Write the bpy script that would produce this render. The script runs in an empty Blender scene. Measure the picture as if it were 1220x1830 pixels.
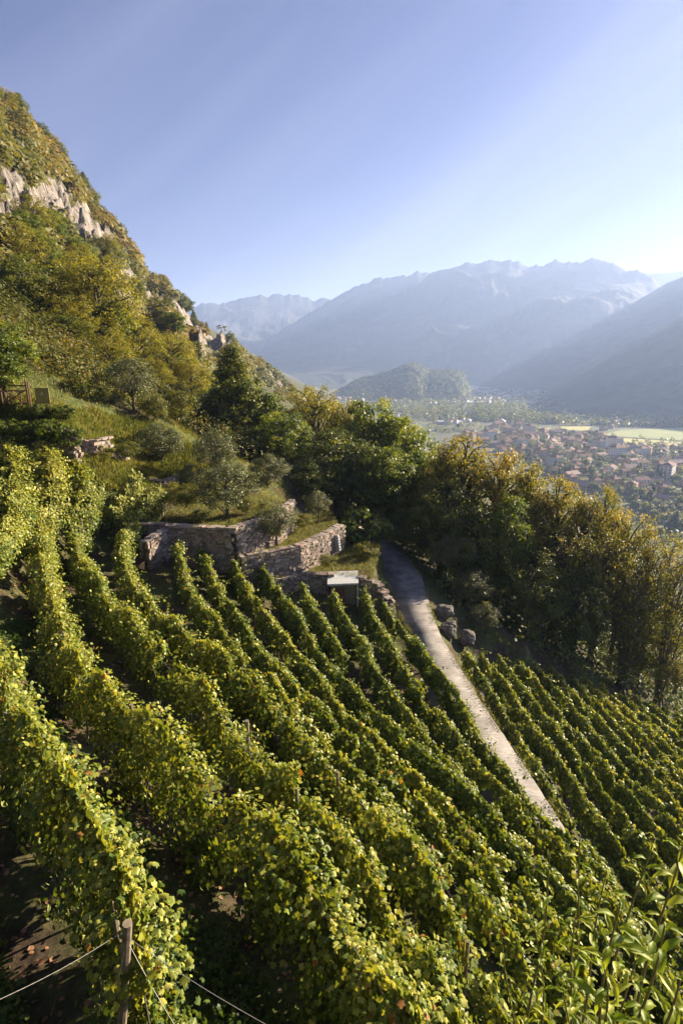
import bpy, math, random
import numpy as np
from mathutils import Vector
R=math.radians
rng=np.random.default_rng(7); random.seed(7)
sc=bpy.context.scene
# ------------------------------------------------------------------ camera
PITCH=R(15.4); FOC=1000.0            # focal length in pixels of the 1220x1830 photograph
cd=bpy.data.cameras.new('camera'); cam=bpy.data.objects.new('camera',cd); sc.collection.objects.link(cam)
cd.sensor_fit='VERTICAL'; cd.sensor_height=36; cd.sensor_width=24; cd.lens=FOC/1830*36
cd.clip_start=0.1; cd.clip_end=60000
cam.location=(0,0,0); cam.rotation_euler=(R(90)-PITCH,0,0); sc.camera=cam
# ------------------------------------------------------------------ sky, sun, exposure
SUN_AZ,SUN_EL=58.0,20.0
w=bpy.data.worlds.new('World'); sc.world=w; w.use_nodes=True
nt=w.node_tree; bg=nt.nodes['Background']
sky=nt.nodes.new('ShaderNodeTexSky'); sky.sky_type='NISHITA'; sky.sun_disc=False
sky.sun_elevation=R(SUN_EL); sky.sun_rotation=R(SUN_AZ); sky.altitude=400; sky.air_density=1.0; sky.dust_density=2.2; sky.ozone_density=3.0
hs=nt.nodes.new('ShaderNodeMix'); hs.data_type='RGBA'; hs.blend_type='MULTIPLY'; hs.inputs[0].default_value=1.0; hs.inputs[7].default_value=(.20,.23,.42,1); nt.links.new(sky.outputs[0],hs.inputs[6])
tcw=nt.nodes.new('ShaderNodeTexCoord'); mpw=nt.nodes.new('ShaderNodeMapping'); mpw.vector_type='TEXTURE'; mpw.inputs['Rotation'].default_value=(0,R(-35),0); mpw.inputs['Scale'].default_value=(2.6,1.0,.22)
nw=nt.nodes.new('ShaderNodeTexNoise'); nw.inputs['Scale'].default_value=1.5; nw.inputs['Detail'].default_value=7; nw.inputs['Roughness'].default_value=.5
rw=nt.nodes.new('ShaderNodeValToRGB'); rw.color_ramp.elements[0].position=.47; rw.color_ramp.elements[0].color=(0,0,0,1); rw.color_ramp.elements[1].position=.8; rw.color_ramp.elements[1].color=(.11,.11,.11,1)
cw=nt.nodes.new('ShaderNodeMix'); cw.data_type='RGBA'; cw.inputs[7].default_value=(9,9,10,1)
nt.links.new(tcw.outputs['Generated'],mpw.inputs[0]); nt.links.new(mpw.outputs[0],nw.inputs['Vector']); nt.links.new(nw.outputs['Fac'],rw.inputs[0]); nt.links.new(rw.outputs[0],cw.inputs[0]); nt.links.new(hs.outputs[2],cw.inputs[6])
nt.links.new(cw.outputs[2],bg.inputs[0]); bg.inputs[1].default_value=0.05
ld=bpy.data.lights.new('sun','SUN'); ld.energy=5.0; ld.angle=R(0.5); ld.color=(1.0,0.84,0.60)
sun=bpy.data.objects.new('sun',ld); sc.collection.objects.link(sun)
sv=Vector((math.sin(R(SUN_AZ))*math.cos(R(SUN_EL)),math.cos(R(SUN_AZ))*math.cos(R(SUN_EL)),math.sin(R(SUN_EL))))
sun.rotation_euler=sv.to_track_quat('Z','Y').to_euler(); sun.location=(60,50,60)
sc.view_settings.view_transform='Standard'; sc.view_settings.look='None'; sc.view_settings.gamma=1.0
sc.view_settings.exposure=2.15
sc.cycles.use_denoising=True; sc.cycles.max_bounces=8; sc.cycles.diffuse_bounces=3; sc.cycles.transmission_bounces=4
sc.cycles.volume_bounces=1; sc.cycles.use_adaptive_sampling=True; sc.cycles.adaptive_threshold=0.01
HAZE=1.45e-4
VZ=-140.0                                # valley floor

# ------------------------------------------------------------------ helpers
col=sc.collection
def tag(o,label=None,cat=None,group=None,kind=None):
    if label: o['label']=label
    if cat: o['category']=cat
    if group: o['group']=group
    if kind: o['kind']=kind
    return o
def empty(name,loc=(0,0,0),rz=0):
    o=bpy.data.objects.new(name,None); col.objects.link(o); o.location=loc; o.rotation_euler=(0,0,rz); o.empty_display_size=.3
    return o
def link(name,me,parent=None,mat=None):
    o=bpy.data.objects.new(name,me); col.objects.link(o)
    if mat and not me.materials: me.materials.append(mat)
    if parent: o.parent=parent
    return o
def mesh_np(name,V,F,mat=None,tint=None,smooth=False,matidx=None):
    """V (n,3); F list of arrays (m,k) of faces; tint per face"""
    if not isinstance(F,list): F=[F]
    F=[f for f in F if len(f)]
    me=bpy.data.meshes.new(name)
    nl=sum(f.size for f in F); nf=sum(len(f) for f in F)
    me.vertices.add(len(V)); me.vertices.foreach_set('co',np.ascontiguousarray(V,dtype=np.float32).ravel())
    me.loops.add(nl); me.polygons.add(nf)
    me.loops.foreach_set('vertex_index',np.concatenate([f.ravel() for f in F]).astype(np.int32))
    tot=np.concatenate([np.full(len(f),f.shape[1]) for f in F]); st=np.concatenate([[0],np.cumsum(tot)[:-1]])
    me.polygons.foreach_set('loop_start',st.astype(np.int32))
    if tint is not None:
        a=me.attributes.new('tint','FLOAT','FACE'); a.data.foreach_set('value',np.asarray(tint,dtype=np.float32))
    if matidx is not None: me.polygons.foreach_set('material_index',np.asarray(matidx,dtype=np.int32))
    me.update(calc_edges=True); me.validate()
    if smooth: me.polygons.foreach_set('use_smooth',np.ones(nf,dtype=bool))
    if mat is not None:
        for m in (mat if isinstance(mat,(list,tuple)) else [mat]): me.materials.append(m)
    return me
def ray(px,py):
    cx=(px-610)/FOC; cy=(915-py)/FOC
    return np.array([cx,math.cos(PITCH)+cy*math.sin(PITCH),cy*math.cos(PITCH)-math.sin(PITCH)])
def at_z(px,py,z): r=ray(px,py); return r*(z/r[2])
def at_s(px,py,s): return ray(px,py)*s
def hash2(ix,iy,seed):
    n=(ix*374761393+iy*668265263+seed*974634777)&0xffffffff
    n=((n^(n>>13))*1274126177)&0xffffffff
    return ((n^(n>>16))&0xffff)/65535.0
def vnoise(x,y,seed=0):
    x=np.asarray(x,float); y=np.asarray(y,float)
    ix=np.floor(x).astype(np.int64); iy=np.floor(y).astype(np.int64); fx=x-ix; fy=y-iy
    fx=fx*fx*(3-2*fx); fy=fy*fy*(3-2*fy)
    a=hash2(ix,iy,seed); b=hash2(ix+1,iy,seed); c=hash2(ix,iy+1,seed); d=hash2(ix+1,iy+1,seed)
    return (a*(1-fx)+b*fx)*(1-fy)+(c*(1-fx)+d*fx)*fy
def fbm(x,y,oct=4,seed=0,ridged=False):
    s=0;a=.5;t=0
    for o in range(oct):
        n=vnoise(x*2**o+o*17.3,y*2**o-o*9.1,seed+o)
        if ridged: n=1-np.abs(2*n-1)
        s=s+a*n; t+=a; a*=.5
    return s/t
def resample(P,step):
    P=np.asarray(P,float); d=np.r_[0,np.cumsum(np.linalg.norm(np.diff(P,axis=0),axis=1))]
    n=max(2,int(d[-1]/step)+1); q=np.linspace(0,d[-1],n)
    return np.stack([np.interp(q,d,P[:,k]) for k in range(P.shape[1])],1),d[-1]
class MB:
    def __init__(s): s.V=[];s.F=[];s.n=0
    def add(s,V,F):
        V=np.asarray(V,float); s.V.append(V); s.F+= [tuple(i+s.n for i in f) for f in F]; s.n+=len(V)
    def box(s,c,size,rz=0,rx=0,ry=0,jit=0):
        h=np.array(size)/2
        V=np.array([[x,y,z] for x in(-1,1) for y in(-1,1) for z in(-1,1)],float)*h
        if jit: V+=rng.normal(0,jit,V.shape)
        ca,sa=math.cos(rx),math.sin(rx); V=V@np.array([[1,0,0],[0,ca,sa],[0,-sa,ca]])
        ca,sa=math.cos(ry),math.sin(ry); V=V@np.array([[ca,0,-sa],[0,1,0],[sa,0,ca]])
        ca,sa=math.cos(rz),math.sin(rz); V=V@np.array([[ca,sa,0],[-sa,ca,0],[0,0,1]])
        s.add(V+np.array(c),[(0,1,3,2),(4,6,7,5),(0,4,5,1),(2,3,7,6),(0,2,6,4),(1,5,7,3)])
    def tube(s,pts,r,n=6,cap=True):
        pts=np.asarray(pts,float); m=len(pts); rr=np.broadcast_to(r,(m,)) if np.ndim(r)<=1 else r
        t=np.gradient(pts,axis=0); t/=np.linalg.norm(t,axis=1)[:,None]+1e-9
        up=np.array([0,0,1.]) if abs(t[:,2]).mean()<.8 else np.array([1.,0,0])
        a=np.cross(t,up); a/=np.linalg.norm(a,axis=1)[:,None]+1e-9; b=np.cross(t,a)
        th=np.linspace(0,2*math.pi,n,endpoint=False)
        V=(pts[:,None]+rr[:,None,None]*(np.cos(th)[None,:,None]*a[:,None]+np.sin(th)[None,:,None]*b[:,None])).reshape(-1,3)
        F=[(i*n+j,i*n+(j+1)%n,(i+1)*n+(j+1)%n,(i+1)*n+j) for i in range(m-1) for j in range(n)]
        if cap: F+=[tuple(range(n))[::-1],tuple((m-1)*n+j for j in range(n))]
        s.add(V,F)
    def mesh(s,name,mat,smooth=False):
        me=bpy.data.meshes.new(name); me.from_pydata(np.concatenate(s.V).tolist(),[],s.F); me.update()
        me.materials.append(mat)
        if smooth: me.polygons.foreach_set('use_smooth',np.ones(len(me.polygons),dtype=bool))
        return me
    def build(s,name,mat,parent=None,smooth=False): return link(name,s.mesh(name,mat,smooth),parent)

# ------------------------------------------------------------------ materials
def newmat(name):
    m=bpy.data.materials.new(name); m.use_nodes=True; t=m.node_tree; t.nodes.clear()
    o=t.nodes.new('ShaderNodeOutputMaterial'); b=t.nodes.new('ShaderNodeBsdfPrincipled'); t.links.new(b.outputs[0],o.inputs[0])
    b.inputs['Specular IOR Level'].default_value=.3
    return m,t,b,o
def ramp(t,stops,src=None,interp='LINEAR'):
    r=t.nodes.new('ShaderNodeValToRGB'); r.color_ramp.interpolation=interp; e=r.color_ramp.elements
    while len(e)<len(stops): e.new(.5)
    for k,(p,c) in enumerate(stops): e[k].position=p; e[k].color=(*c,1)
    if src is not None: t.links.new(src,r.inputs[0])
    return r.outputs[0]
def noise(t,scale,detail=4,rough=.55,vec=None,coord='Object'):
    n=t.nodes.new('ShaderNodeTexNoise'); n.inputs['Scale'].default_value=scale; n.inputs['Detail'].default_value=detail; n.inputs['Roughness'].default_value=rough
    if vec is None:
        c=t.nodes.new('ShaderNodeTexCoord'); vec=c.outputs[coord]
    t.links.new(vec,n.inputs['Vector']); return n.outputs['Fac']
def mixc(t,a,b,f,mode='MIX'):
    m=t.nodes.new('ShaderNodeMix'); m.data_type='RGBA'; m.blend_type=mode
    for i,v in((6,a),(7,b)):
        if isinstance(v,tuple): m.inputs[i].default_value=(*v,1)
        else: t.links.new(v,m.inputs[i])
    if isinstance(f,(int,float)): m.inputs[0].default_value=f
    else: t.links.new(f,m.inputs[0])
    return m.outputs[2]
def bump(t,b,h,strength=.5,dist=.05):
    n=t.nodes.new('ShaderNodeBump'); n.inputs['Strength'].default_value=strength; n.inputs['Distance'].default_value=dist
    t.links.new(h,n.inputs['Height']); t.links.new(n.outputs[0],b.inputs['Normal'])
def simple(name,c1,c2,scale=5,rough=.8,bs=.3,bd=.02,spec=.3,detail=5,coord='Object'):
    m,t,b,o=newmat(name); n=noise(t,scale,detail,coord=coord)
    t.links.new(ramp(t,[(.3,c1),(.7,c2)],n),b.inputs['Base Color']); b.inputs['Roughness'].default_value=rough
    b.inputs['Specular IOR Level'].default_value=spec
    if bs: bump(t,b,n,bs,bd)
    return m
def leafmat(name,stops,trans=.4,rough=.5,pale=None,spec=.35,objvar=.15,tcol=1.6):
    m,t,b,o=newmat(name)
    a=t.nodes.new('ShaderNodeAttribute'); a.attribute_name='tint'; f=a.outputs['Fac']
    if objvar:
        oi=t.nodes.new('ShaderNodeObjectInfo'); mm=t.nodes.new('ShaderNodeMath'); mm.operation='MULTIPLY_ADD'
        t.links.new(oi.outputs['Random'],mm.inputs[0]); mm.inputs[1].default_value=objvar; 
        ms=t.nodes.new('ShaderNodeMath'); ms.operation='SUBTRACT'; t.links.new(f,ms.inputs[0]); ms.inputs[1].default_value=objvar/2
        t.links.new(ms.outputs[0],mm.inputs[2]); f=mm.outputs[0]
    c=ramp(t,stops,f)
    base=c
    if pale:
        g=t.nodes.new('ShaderNodeNewGeometry'); base=mixc(t,c,pale,0.0)
        mul=t.nodes.new('ShaderNodeMath'); mul.operation='MULTIPLY'; t.links.new(g.outputs['Backfacing'],mul.inputs[0]); mul.inputs[1].default_value=.35
        t.links.new(mul.outputs[0],base.node.inputs[0])
    t.links.new(base,b.inputs['Base Color']); b.inputs['Roughness'].default_value=rough; b.inputs['Specular IOR Level'].default_value=spec
    tr=t.nodes.new('ShaderNodeBsdfTranslucent'); tc=mixc(t,c,(tcol,tcol*.92,tcol*.35),1.0,'MULTIPLY'); t.links.new(tc,tr.inputs[0])
    mx=t.nodes.new('ShaderNodeMixShader'); mx.inputs[0].default_value=trans
    t.links.new(b.outputs[0],mx.inputs[1]); t.links.new(tr.outputs[0],mx.inputs[2]); t.links.new(mx.outputs[0],o.inputs[0])
    return m
M={}
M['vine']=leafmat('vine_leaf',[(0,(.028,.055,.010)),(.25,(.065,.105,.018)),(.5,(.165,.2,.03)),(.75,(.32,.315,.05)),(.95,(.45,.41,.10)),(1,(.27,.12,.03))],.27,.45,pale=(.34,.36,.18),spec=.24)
M['broad']=leafmat('broad_leaf',[(0,(.035,.055,.013)),(.45,(.10,.125,.02)),(.8,(.21,.215,.03)),(1,(.22,.2,.035))],.4,.5)
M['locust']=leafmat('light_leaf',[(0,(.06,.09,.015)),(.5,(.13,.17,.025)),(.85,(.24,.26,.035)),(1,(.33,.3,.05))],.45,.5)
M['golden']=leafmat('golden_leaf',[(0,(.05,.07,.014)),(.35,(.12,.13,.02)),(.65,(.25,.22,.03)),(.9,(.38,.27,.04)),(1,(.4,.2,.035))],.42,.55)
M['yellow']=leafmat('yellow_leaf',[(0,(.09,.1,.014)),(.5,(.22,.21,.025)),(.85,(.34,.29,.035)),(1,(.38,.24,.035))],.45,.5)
M['olive']=leafmat('olive_leaf',[(0,(.07,.085,.03)),(.5,(.13,.14,.055)),(1,(.22,.22,.1))],.22,.5,pale=(.3,.31,.22))
M['weed']=leafmat('weed_leaf',[(0,(.09,.15,.012)),(.5,(.2,.27,.02)),(1,(.4,.42,.06))],.5,.48,objvar=.1,spec=.3)
M['grass']=leafmat('grass_blade',[(0,(.06,.08,.015)),(.4,(.12,.14,.025)),(.7,(.22,.21,.045)),(1,(.32,.25,.11))],.4,.5,objvar=0)
M['bark']=simple('bark',(.05,.04,.028),(.12,.1,.075),14,.9,.5,.02)
M['post']=simple('weathered_wood',(.13,.1,.07),(.28,.23,.17),9,.85,.5,.01)
M['redwood']=simple('brown_wood',(.10,.05,.03),(.22,.12,.07),9,.8,.4,.01)
M['wire']=simple('galvanised_wire',(.16,.15,.14),(.3,.29,.27),30,.4,0)
def stone_mat():
    m,t,b,o=newmat('dry_stone'); n=noise(t,7,6); g=t.nodes.new('ShaderNodeNewGeometry')
    c1=ramp(t,[(0,(.15,.12,.1)),(.5,(.27,.22,.185)),(.8,(.36,.3,.26)),(1,(.3,.2,.17))],g.outputs['Random Per Island'])
    c2=mixc(t,c1,(.1,.085,.07),ramp(t,[(.45,(0,0,0)),(.7,(.7,.7,.7))],n)); t.links.new(c2,b.inputs['Base Color'])
    b.inputs['Roughness'].default_value=.9; bump(t,b,n,.7,.03); return m
M['stone']=stone_mat()
M['core']=simple('packed_earth',(.06,.045,.035),(.13,.1,.075),6,.95,.4,.03)
M['slab']=simple('pale_slab',(.45,.45,.44),(.62,.62,.6),6,.7,.1,.01)
M['hutwall']=simple('rendered_hut',(.16,.14,.11),(.24,.21,.17),5,.9,.2,.01)
M['white']=simple('white_paint',(.6,.6,.57),(.75,.75,.72),5,.6,.05,.01)
M['sign']=simple('ochre_board',(.2,.17,.05),(.28,.23,.07),3,.6,.05,.01)

def path_mat():
    m,t,b,o=newmat('grooved_concrete'); tc=t.nodes.new('ShaderNodeTexCoord')
    n=noise(t,1.3,6); n2=noise(t,12,5,.7)
    c=ramp(t,[(.3,(.11,.102,.098)),(.5,(.18,.168,.158)),(.7,(.26,.242,.225))],n)
    wv=t.nodes.new('ShaderNodeTexWave'); wv.wave_type='BANDS'; wv.bands_direction='Y'; wv.inputs['Scale'].default_value=1.25; wv.inputs['Distortion'].default_value=9; wv.inputs['Detail'].default_value=3; wv.inputs['Detail Scale'].default_value=1.5
    t.links.new(tc.outputs['Object'],wv.inputs['Vector'])
    c=mixc(t,c,(.17,.13,.105),ramp(t,[(.0,(.36,.36,.36)),(.25,(0,0,0))],wv.outputs['Fac']))
    c=mixc(t,c,(.12,.095,.07),ramp(t,[(.58,(0,0,0)),(.7,(.8,.8,.8))],n2)); t.links.new(c,b.inputs['Base Color'])
    b.inputs['Roughness'].default_value=.9; bump(t,b,wv.outputs['Fac'],.6,.02); return m
M['path']=path_mat()

# ------------------------------------------------------------------ vine row traces (pixel of the crest, height of the crest) -> world
ROWS={
'L1':(-15.9,[(684,1073),(697,1100),(736,1139),(775,1189),(815,1238),(854,1311),(893,1356),(933,1415),(968,1458),(1012,1498),(1050,1540),(1080,1560),(1130,1650),(1190,1750)]),
'L2':(-15.2,[(650,1052),(662,1090),(697,1149),(736,1213),(780,1262),(815,1307),(854,1370),(903,1410),(933,1444),(980,1490),(1040,1545),(1090,1610),(1150,1710),(1210,1820)]),
'L3':(-14.6,[(593,1056),(610,1093),(648,1144),(667,1193),(711,1248),(756,1307),(800,1360),(844,1425),(895,1480),(970,1540),(1050,1620),(1110,1720),(1160,1830)]),
'L4':(-14.2,[(540,1043),(557,1080),(581,1117),(606,1154),(612,1170)]),
'L5':(-13.6,[(462,1007),(487,1043),(520,1080),(549,1130),(598,1200),(648,1248),(697,1297),(756,1345),(844,1420),(893,1470),(970,1560),(1060,1650)]),
'L6':(-12.8,[(409,986),(430,1027),(454,1064),(487,1109),(520,1154),(557,1199),(593,1236),(628,1281),(667,1321),(721,1375),(795,1435),(850,1500),(930,1580),(1040,1700)]),
'L7':(-12.0,[(360,974),(376,1015),(397,1060),(421,1097),(454,1142),(487,1179),(520,1224),(561,1261),(598,1293),(650,1340),(700,1390),(780,1470),(850,1540),(940,1640),(1030,1760)]),
'L8':(-11.2,[(315,970),(327,1011),(343,1056),(360,1089),(397,1130),(430,1179),(466,1211),(507,1248),(560,1300),(640,1380),(740,1480),(830,1590),(900,1690),(980,1810)]),
'L9':(-10.4,[(240,1040),(278,1084),(323,1121),(384,1162),(446,1211),(487,1248),(560,1330),(640,1420),(730,1530),(790,1610),(850,1710),(900,1820)]),
'L10':(-9.5,[(142,989),(170,1028),(184,1055),(230,1100),(279,1150),(350,1215),(400,1270),(440,1310),(520,1390),(600,1480),(690,1600),(760,1710),(820,1830)]),
'L11':(-8.4,[(73,989),(81,1028),(100,1090),(115,1148),(150,1195),(197,1230),(282,1311),(380,1390),(464,1478),(546,1560),(628,1662),(690,1760),(740,1850)]),
'L12':(-7,[(-60,1110),(0,1200),(16,1272),(60,1310),(110,1380),(160,1470),(200,1540),(230,1600),(245,1660),(262,1730),(270,1790)]),
}
PRE={'L9':[(287,866,40),(258,900,38),(228,940,35),(215,985,31)],
     'L10':[(184,863,38),(157,910,35),(131,950,31.5)],
     'L11':[(60,905,30.2),(73,950,29)]}
EXTRA={
'T1':[(75,785,37),(95,830,34),(85,880,31.5),(66,905,30.6)],
'T2':[(5,785,37),(25,830,33),(30,880,29.5),(5,930,26),(-50,1000,22)],
'T3':[(112,800,38),(150,850,37.2),(135,900,34.5),(122,940,32.5)],
'T4':[(240,848,40),(225,882,38.5),(200,915,36.5)],
'T5':[(-50,800,36),(-30,860,30),(-60,930,26)],
'T6':[(40,780,38.5),(62,815,36.5),(62,850,33.5),(45,880,31.6)],
}
row_top={}
for k,(z,p) in ROWS.items():
    pts=[at_s(*q) for q in PRE.get(k,[])]+[at_z(px,py,z) for px,py in p]
    row_top[k]=np.array(pts)
for k,p in EXTRA.items(): row_top[k]=np.array([at_s(*q) for q in p])
D=np.array([-.139,.990]); N=np.array([.990,.139])       # along / across the slope
right_rows=[]
for i in range(17):
    u0=12.5+1.72*i; vmax=31.2+min((u0-12.4)*.66,3.9)+max(0,(u0-18.3)*.16)+rng.uniform(-.4,.4)
    v=np.linspace(vmax,6.0+.25*i,12); u=u0+(v-31)*(.05-.007*i)+.12*np.sin(v*.3+i)
    xy=v[:,None]*D+u[:,None]*N
    right_rows.append(np.c_[xy,-(12.2+.5*u)])
# path edges
PR=[at_z(px,py,-17.45)[:2] for px,py in [(697,966),(729,997),(752,1027),(762,1060),(772,1099),(788,1138),(805,1165),(857,1250),(960,1404),(1060,1560)]]
PL=[at_z(px,py,-17.45)[:2] for px,py in [(657,981),(684,1027),(700,1063),(720,1109),(743,1142)]]
PR=np.array([[1.5,58.5],[3.6,55.0]]+[list(p) for p in PR]+[[8.95,14.2],[8.9,13.0]])
PL=np.array([[-1.0,56.5],[1.2,53.0]]+[list(p) for p in PL])
PLr=[]
for q in PR[7+2:]: PLr.append([q[0]-2.75,q[1]-.3])
PL=np.array(list(PL.tolist())+PLr)
# ------------------------------------------------------------------ terrain
def base_profile(x,y):
    x=np.asarray(x,float); y=np.asarray(y,float)
    u=x*N[0]+y*N[1]; z=np.where(u>-5,-(13.5+.5*u),-11+.75*(-5-u)); z=np.minimum(z,60)
    z=z+(fbm(x/23,y/23,3,5)-.5)*np.clip((np.abs(y)-70)/60,0,1)*8
    return np.maximum(z,VZ)
C=[]
def cp(x,y,z): C.append((x,y,z))
for k,P in row_top.items():
    Q,_=resample(P,2.6)
    off_={'L9':2.3,'L10':2.7,'L11':3.0,'L12':3.1}.get(k,1.85)
    for q in Q: cp(q[0],q[1],q[2]-off_)
for P in right_rows:
    Q,_=resample(P,6)
    for q in Q: cp(q[0],q[1],q[2]-1.95)
Q,_=resample(PR,3.0)
for q in Q: cp(q[0]-.2,q[1],-17.52)
Q,_=resample(PL,3.0)
for q in Q: cp(q[0]+.1,q[1],-17.52)
for px,py,s,dz in [(30,728,39,0),(100,732,39.5,0),(0,728,39,0),(-60,728,39,0),(180,740,45,0),(230,744,49,0),(270,752,50,0),(340,800,50,0),(310,850,47,0),(250,800,47,0),(200,790,45,0),(150,770,42,0),(380,870,46,0),(460,895,44,0),(420,850,50,0),(520,850,55,0)]:
    q=at_s(px,py,s); cp(*q)
for q in [(0,.3,-2.6),(0,2,-6.2),(-3,1.5,-8.8),(-7,4,-10.2),(-12,8,-9.6),(3,2,-6),(6,5,-12.2),(9,9,-17),(12,5,-20),(-22,20,-6),(-26,33,-4.5),(-3,-5,-1.2),(6,-5,-3),(1.5,1.5,-4.6),(2,3,-5.6),
          (-2,35.6,-16.4),(1,35,-16.9),(3,34.6,-17.3),(-4,35,-16.0),(-9,36,-13.4),(-11,34,-13.3),(3,40,-16),(4,48,-17),(10,44,-20),(12,50,-21),(5,62,-17.5),(-5,52,-12.5),(-12,50,-9.5),(14,38,-20.6),(20,46,-24.5),(-15,38,-10.5)]: cp(*q)
for v in (72,85,-14):
    for u in range(-40,70,10):
        x,y=v*D+u*N; cp(x,y,float(base_profile(x,y)))
for v in range(-10,86,10):
    for u in (-42,62,75):
        x,y=v*D+u*N; cp(x,y,float(base_profile(x,y)))
C=np.array(C); key=np.unique(np.round(C[:,:2]/.5),axis=0,return_index=True)[1]; C=C[key]
res=C[:,2]-base_profile(C[:,0],C[:,1])
KD=np.sqrt((C[:,None,0]-C[None,:,0])**2+(C[:,None,1]-C[None,:,1])**2)
WG=np.linalg.solve(KD+.0*np.eye(len(C)),res-0)
def inpoly(x,y,poly):
    c=np.zeros(np.shape(x),bool); n=len(poly)
    for i in range(n):
        x1,y1=poly[i]; x2,y2=poly[(i+1)%n]
        k=((y1>y)!=(y2>y))
        xi=(x2-x1)*(y-y1)/((y2-y1)+1e-12)+x1
        c^=k&(x<xi)
    return c
TA=[(-11.6,35.9),(-7.2,35.4),(-4.8,38.4),(-4.0,42.5),(-7,46),(-13,44),(-12.5,38)]
TB=[(-6.6,35.5),(-3.2,37.6),(-.2,42.7),(-.8,47),(-4.0,46),(-4.0,42.5),(-4.8,38.4),(-7.0,35.6)]
TC=[(-4.9,36.2),(-2.8,37.3),(-.7,37.2),(2.3,36.4),(3.3,45),(0.6,45.5),(-.2,42.7),(-3.2,37.6),(-6.2,35.8)]
LB=[(-12.1,33.0),(-11.6,35.9),(-13.5,37.5),(-15.5,36),(-14,33)]
def terrain(x,y):
    x=np.atleast_1d(np.asarray(x,float)); y=np.atleast_1d(np.asarray(y,float)); z=base_profile(x,y)
    near=(x>-62)&(x<85)&(y>-25)&(y<100)
    if near.any():
        xs=x[near]; ys=y[near]; r=np.zeros(len(xs))
        for i in range(0,len(xs),20000):
            a=xs[i:i+20000]; b=ys[i:i+20000]
            r[i:i+20000]=np.sqrt((a[:,None]-C[None,:,0])**2+(b[:,None]-C[None,:,1])**2)@WG
        u=xs*N[0]+ys*N[1]; v=xs*D[0]+ys*D[1]
        f=np.clip((u+58)/14,0,1)*np.clip((80-u)/14,0,1)*np.clip((v+22)/8,0,1)*np.clip((95-v)/10,0,1)
        zz=z[near]+r*f
        zz=zz+(fbm(xs/1.6,ys/1.6,3,3)-.5)*.22*f
        for poly,h,mode in ((TA,-10.9,'max'),(TB,-12.9,'set'),(TC,-14.85,'set'),(LB,-11.6,'max')):
            m=inpoly(xs,ys,poly); n=(fbm(xs/.9,ys/.9,3,9)-.5)*.15
            zz=np.where(m,np.maximum(zz,h+n) if mode=='max' else h+n,zz)
        pp=inpoly(xs,ys,np.r_[PR,PL[::-1]].tolist()); zz=np.where(pp,np.minimum(zz,-17.52),zz)
        z[near]=zz
    return z
def tz(x,y): return float(terrain([x],[y])[0])
def grow(a0,a1,step,far,g=1.12):
    c=np.arange(a0,a1+1e-6,step); hi=[];s=step;p=c[-1]
    while p<far[1]: s*=g; p+=s; hi.append(p)
    lo=[];s=step;p=c[0]
    while p>far[0]: s*=g; p-=s; lo.append(p)
    return np.array(lo[::-1]+c.tolist()+hi)
gx=grow(-27,46,.42,(-9000,9000)); gy=grow(0,62,.42,(-500,12000))
GX,GY=np.meshgrid(gx,gy); GZ=terrain(GX.ravel(),GY.ravel())
nx,ny=len(gx),len(gy)
idx=np.arange(nx*ny).reshape(ny,nx)
FQ=np.stack([idx[:-1,:-1],idx[:-1,1:],idx[1:,1:],idx[1:,:-1]],-1).reshape(-1,4)
def ground_mat():
    m,t,b,o=newmat('ground'); tc=t.nodes.new('ShaderNodeTexCoord'); sep=t.nodes.new('ShaderNodeSeparateXYZ'); t.links.new(tc.outputs['Object'],sep.inputs[0])
    n1=noise(t,.35,5); n2=noise(t,3.5,6,.7); n3=noise(t,.012,4)
    soil=ramp(t,[(.3,(.022,.016,.011)),(.5,(.05,.034,.022)),(.7,(.11,.075,.045))],n2)
    grass=ramp(t,[(.3,(.035,.05,.012)),(.6,(.08,.1,.022)),(.8,(.14,.14,.04))],n2)
    near=mixc(t,soil,grass,ramp(t,[(.42,(0,0,0)),(.58,(1,1,1))],n1))
    v=t.nodes.new('ShaderNodeTexVoronoi'); v.inputs['Scale'].default_value=.012; t.links.new(tc.outputs['Object'],v.inputs['Vector'])
    sx=t.nodes.new('ShaderNodeSeparateColor'); t.links.new(v.outputs['Color'],sx.inputs[0])
    val=ramp(t,[(0,(.07,.085,.03)),(.3,(.13,.15,.05)),(.55,(.17,.15,.09)),(.75,(.15,.14,.12)),(1,(.09,.11,.04))],sx.outputs[0])
    val=mixc(t,val,(.08,.09,.05),n3)
    mr=t.nodes.new('ShaderNodeMapRange'); mr.inputs['From Min'].default_value=-125; mr.inputs['From Max'].default_value=-138
    t.links.new(sep.outputs[2],mr.inputs['Value'])
    t.links.new(mixc(t,near,val,mr.outputs[0]),b.inputs['Base Color']); b.inputs['Roughness'].default_value=.95; bump(t,b,n2,.6,.08); return m
M['ground']=ground_mat()
tag(link('ground',mesh_np('ground',np.c_[GX.ravel(),GY.ravel(),GZ],[FQ],M['ground'],smooth=True)),kind='structure')

# path
def ribbon(L,Rr,n,z0):
    a,_=resample(L,.5); b,_=resample(Rr,.5)
    q=np.linspace(0,1,n); A=np.stack([np.interp(q,np.linspace(0,1,len(a)),a[:,k]) for k in(0,1)],1); B=np.stack([np.interp(q,np.linspace(0,1,len(b)),b[:,k]) for k in(0,1)],1)
    return A,B
A,B=ribbon(PL,PR,140,0)
V=np.r_[np.c_[A,np.full(140,-17.45)],np.c_[B,np.full(140,-17.45)],np.c_[B,np.full(140,-17.75)],np.c_[A,np.full(140,-17.75)]]
V[:280,:2]+=rng.normal(0,.015,(280,2)); i=np.arange(139)
FF=np.concatenate([np.stack([i,i+140,i+141,i+1],1),np.stack([i+140,i+280,i+281,i+141],1),np.stack([i+420,i,i+1,i+421],1)])
tag(link('path',mesh_np('path',V,[FF],M['path'])),kind='structure')
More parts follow.
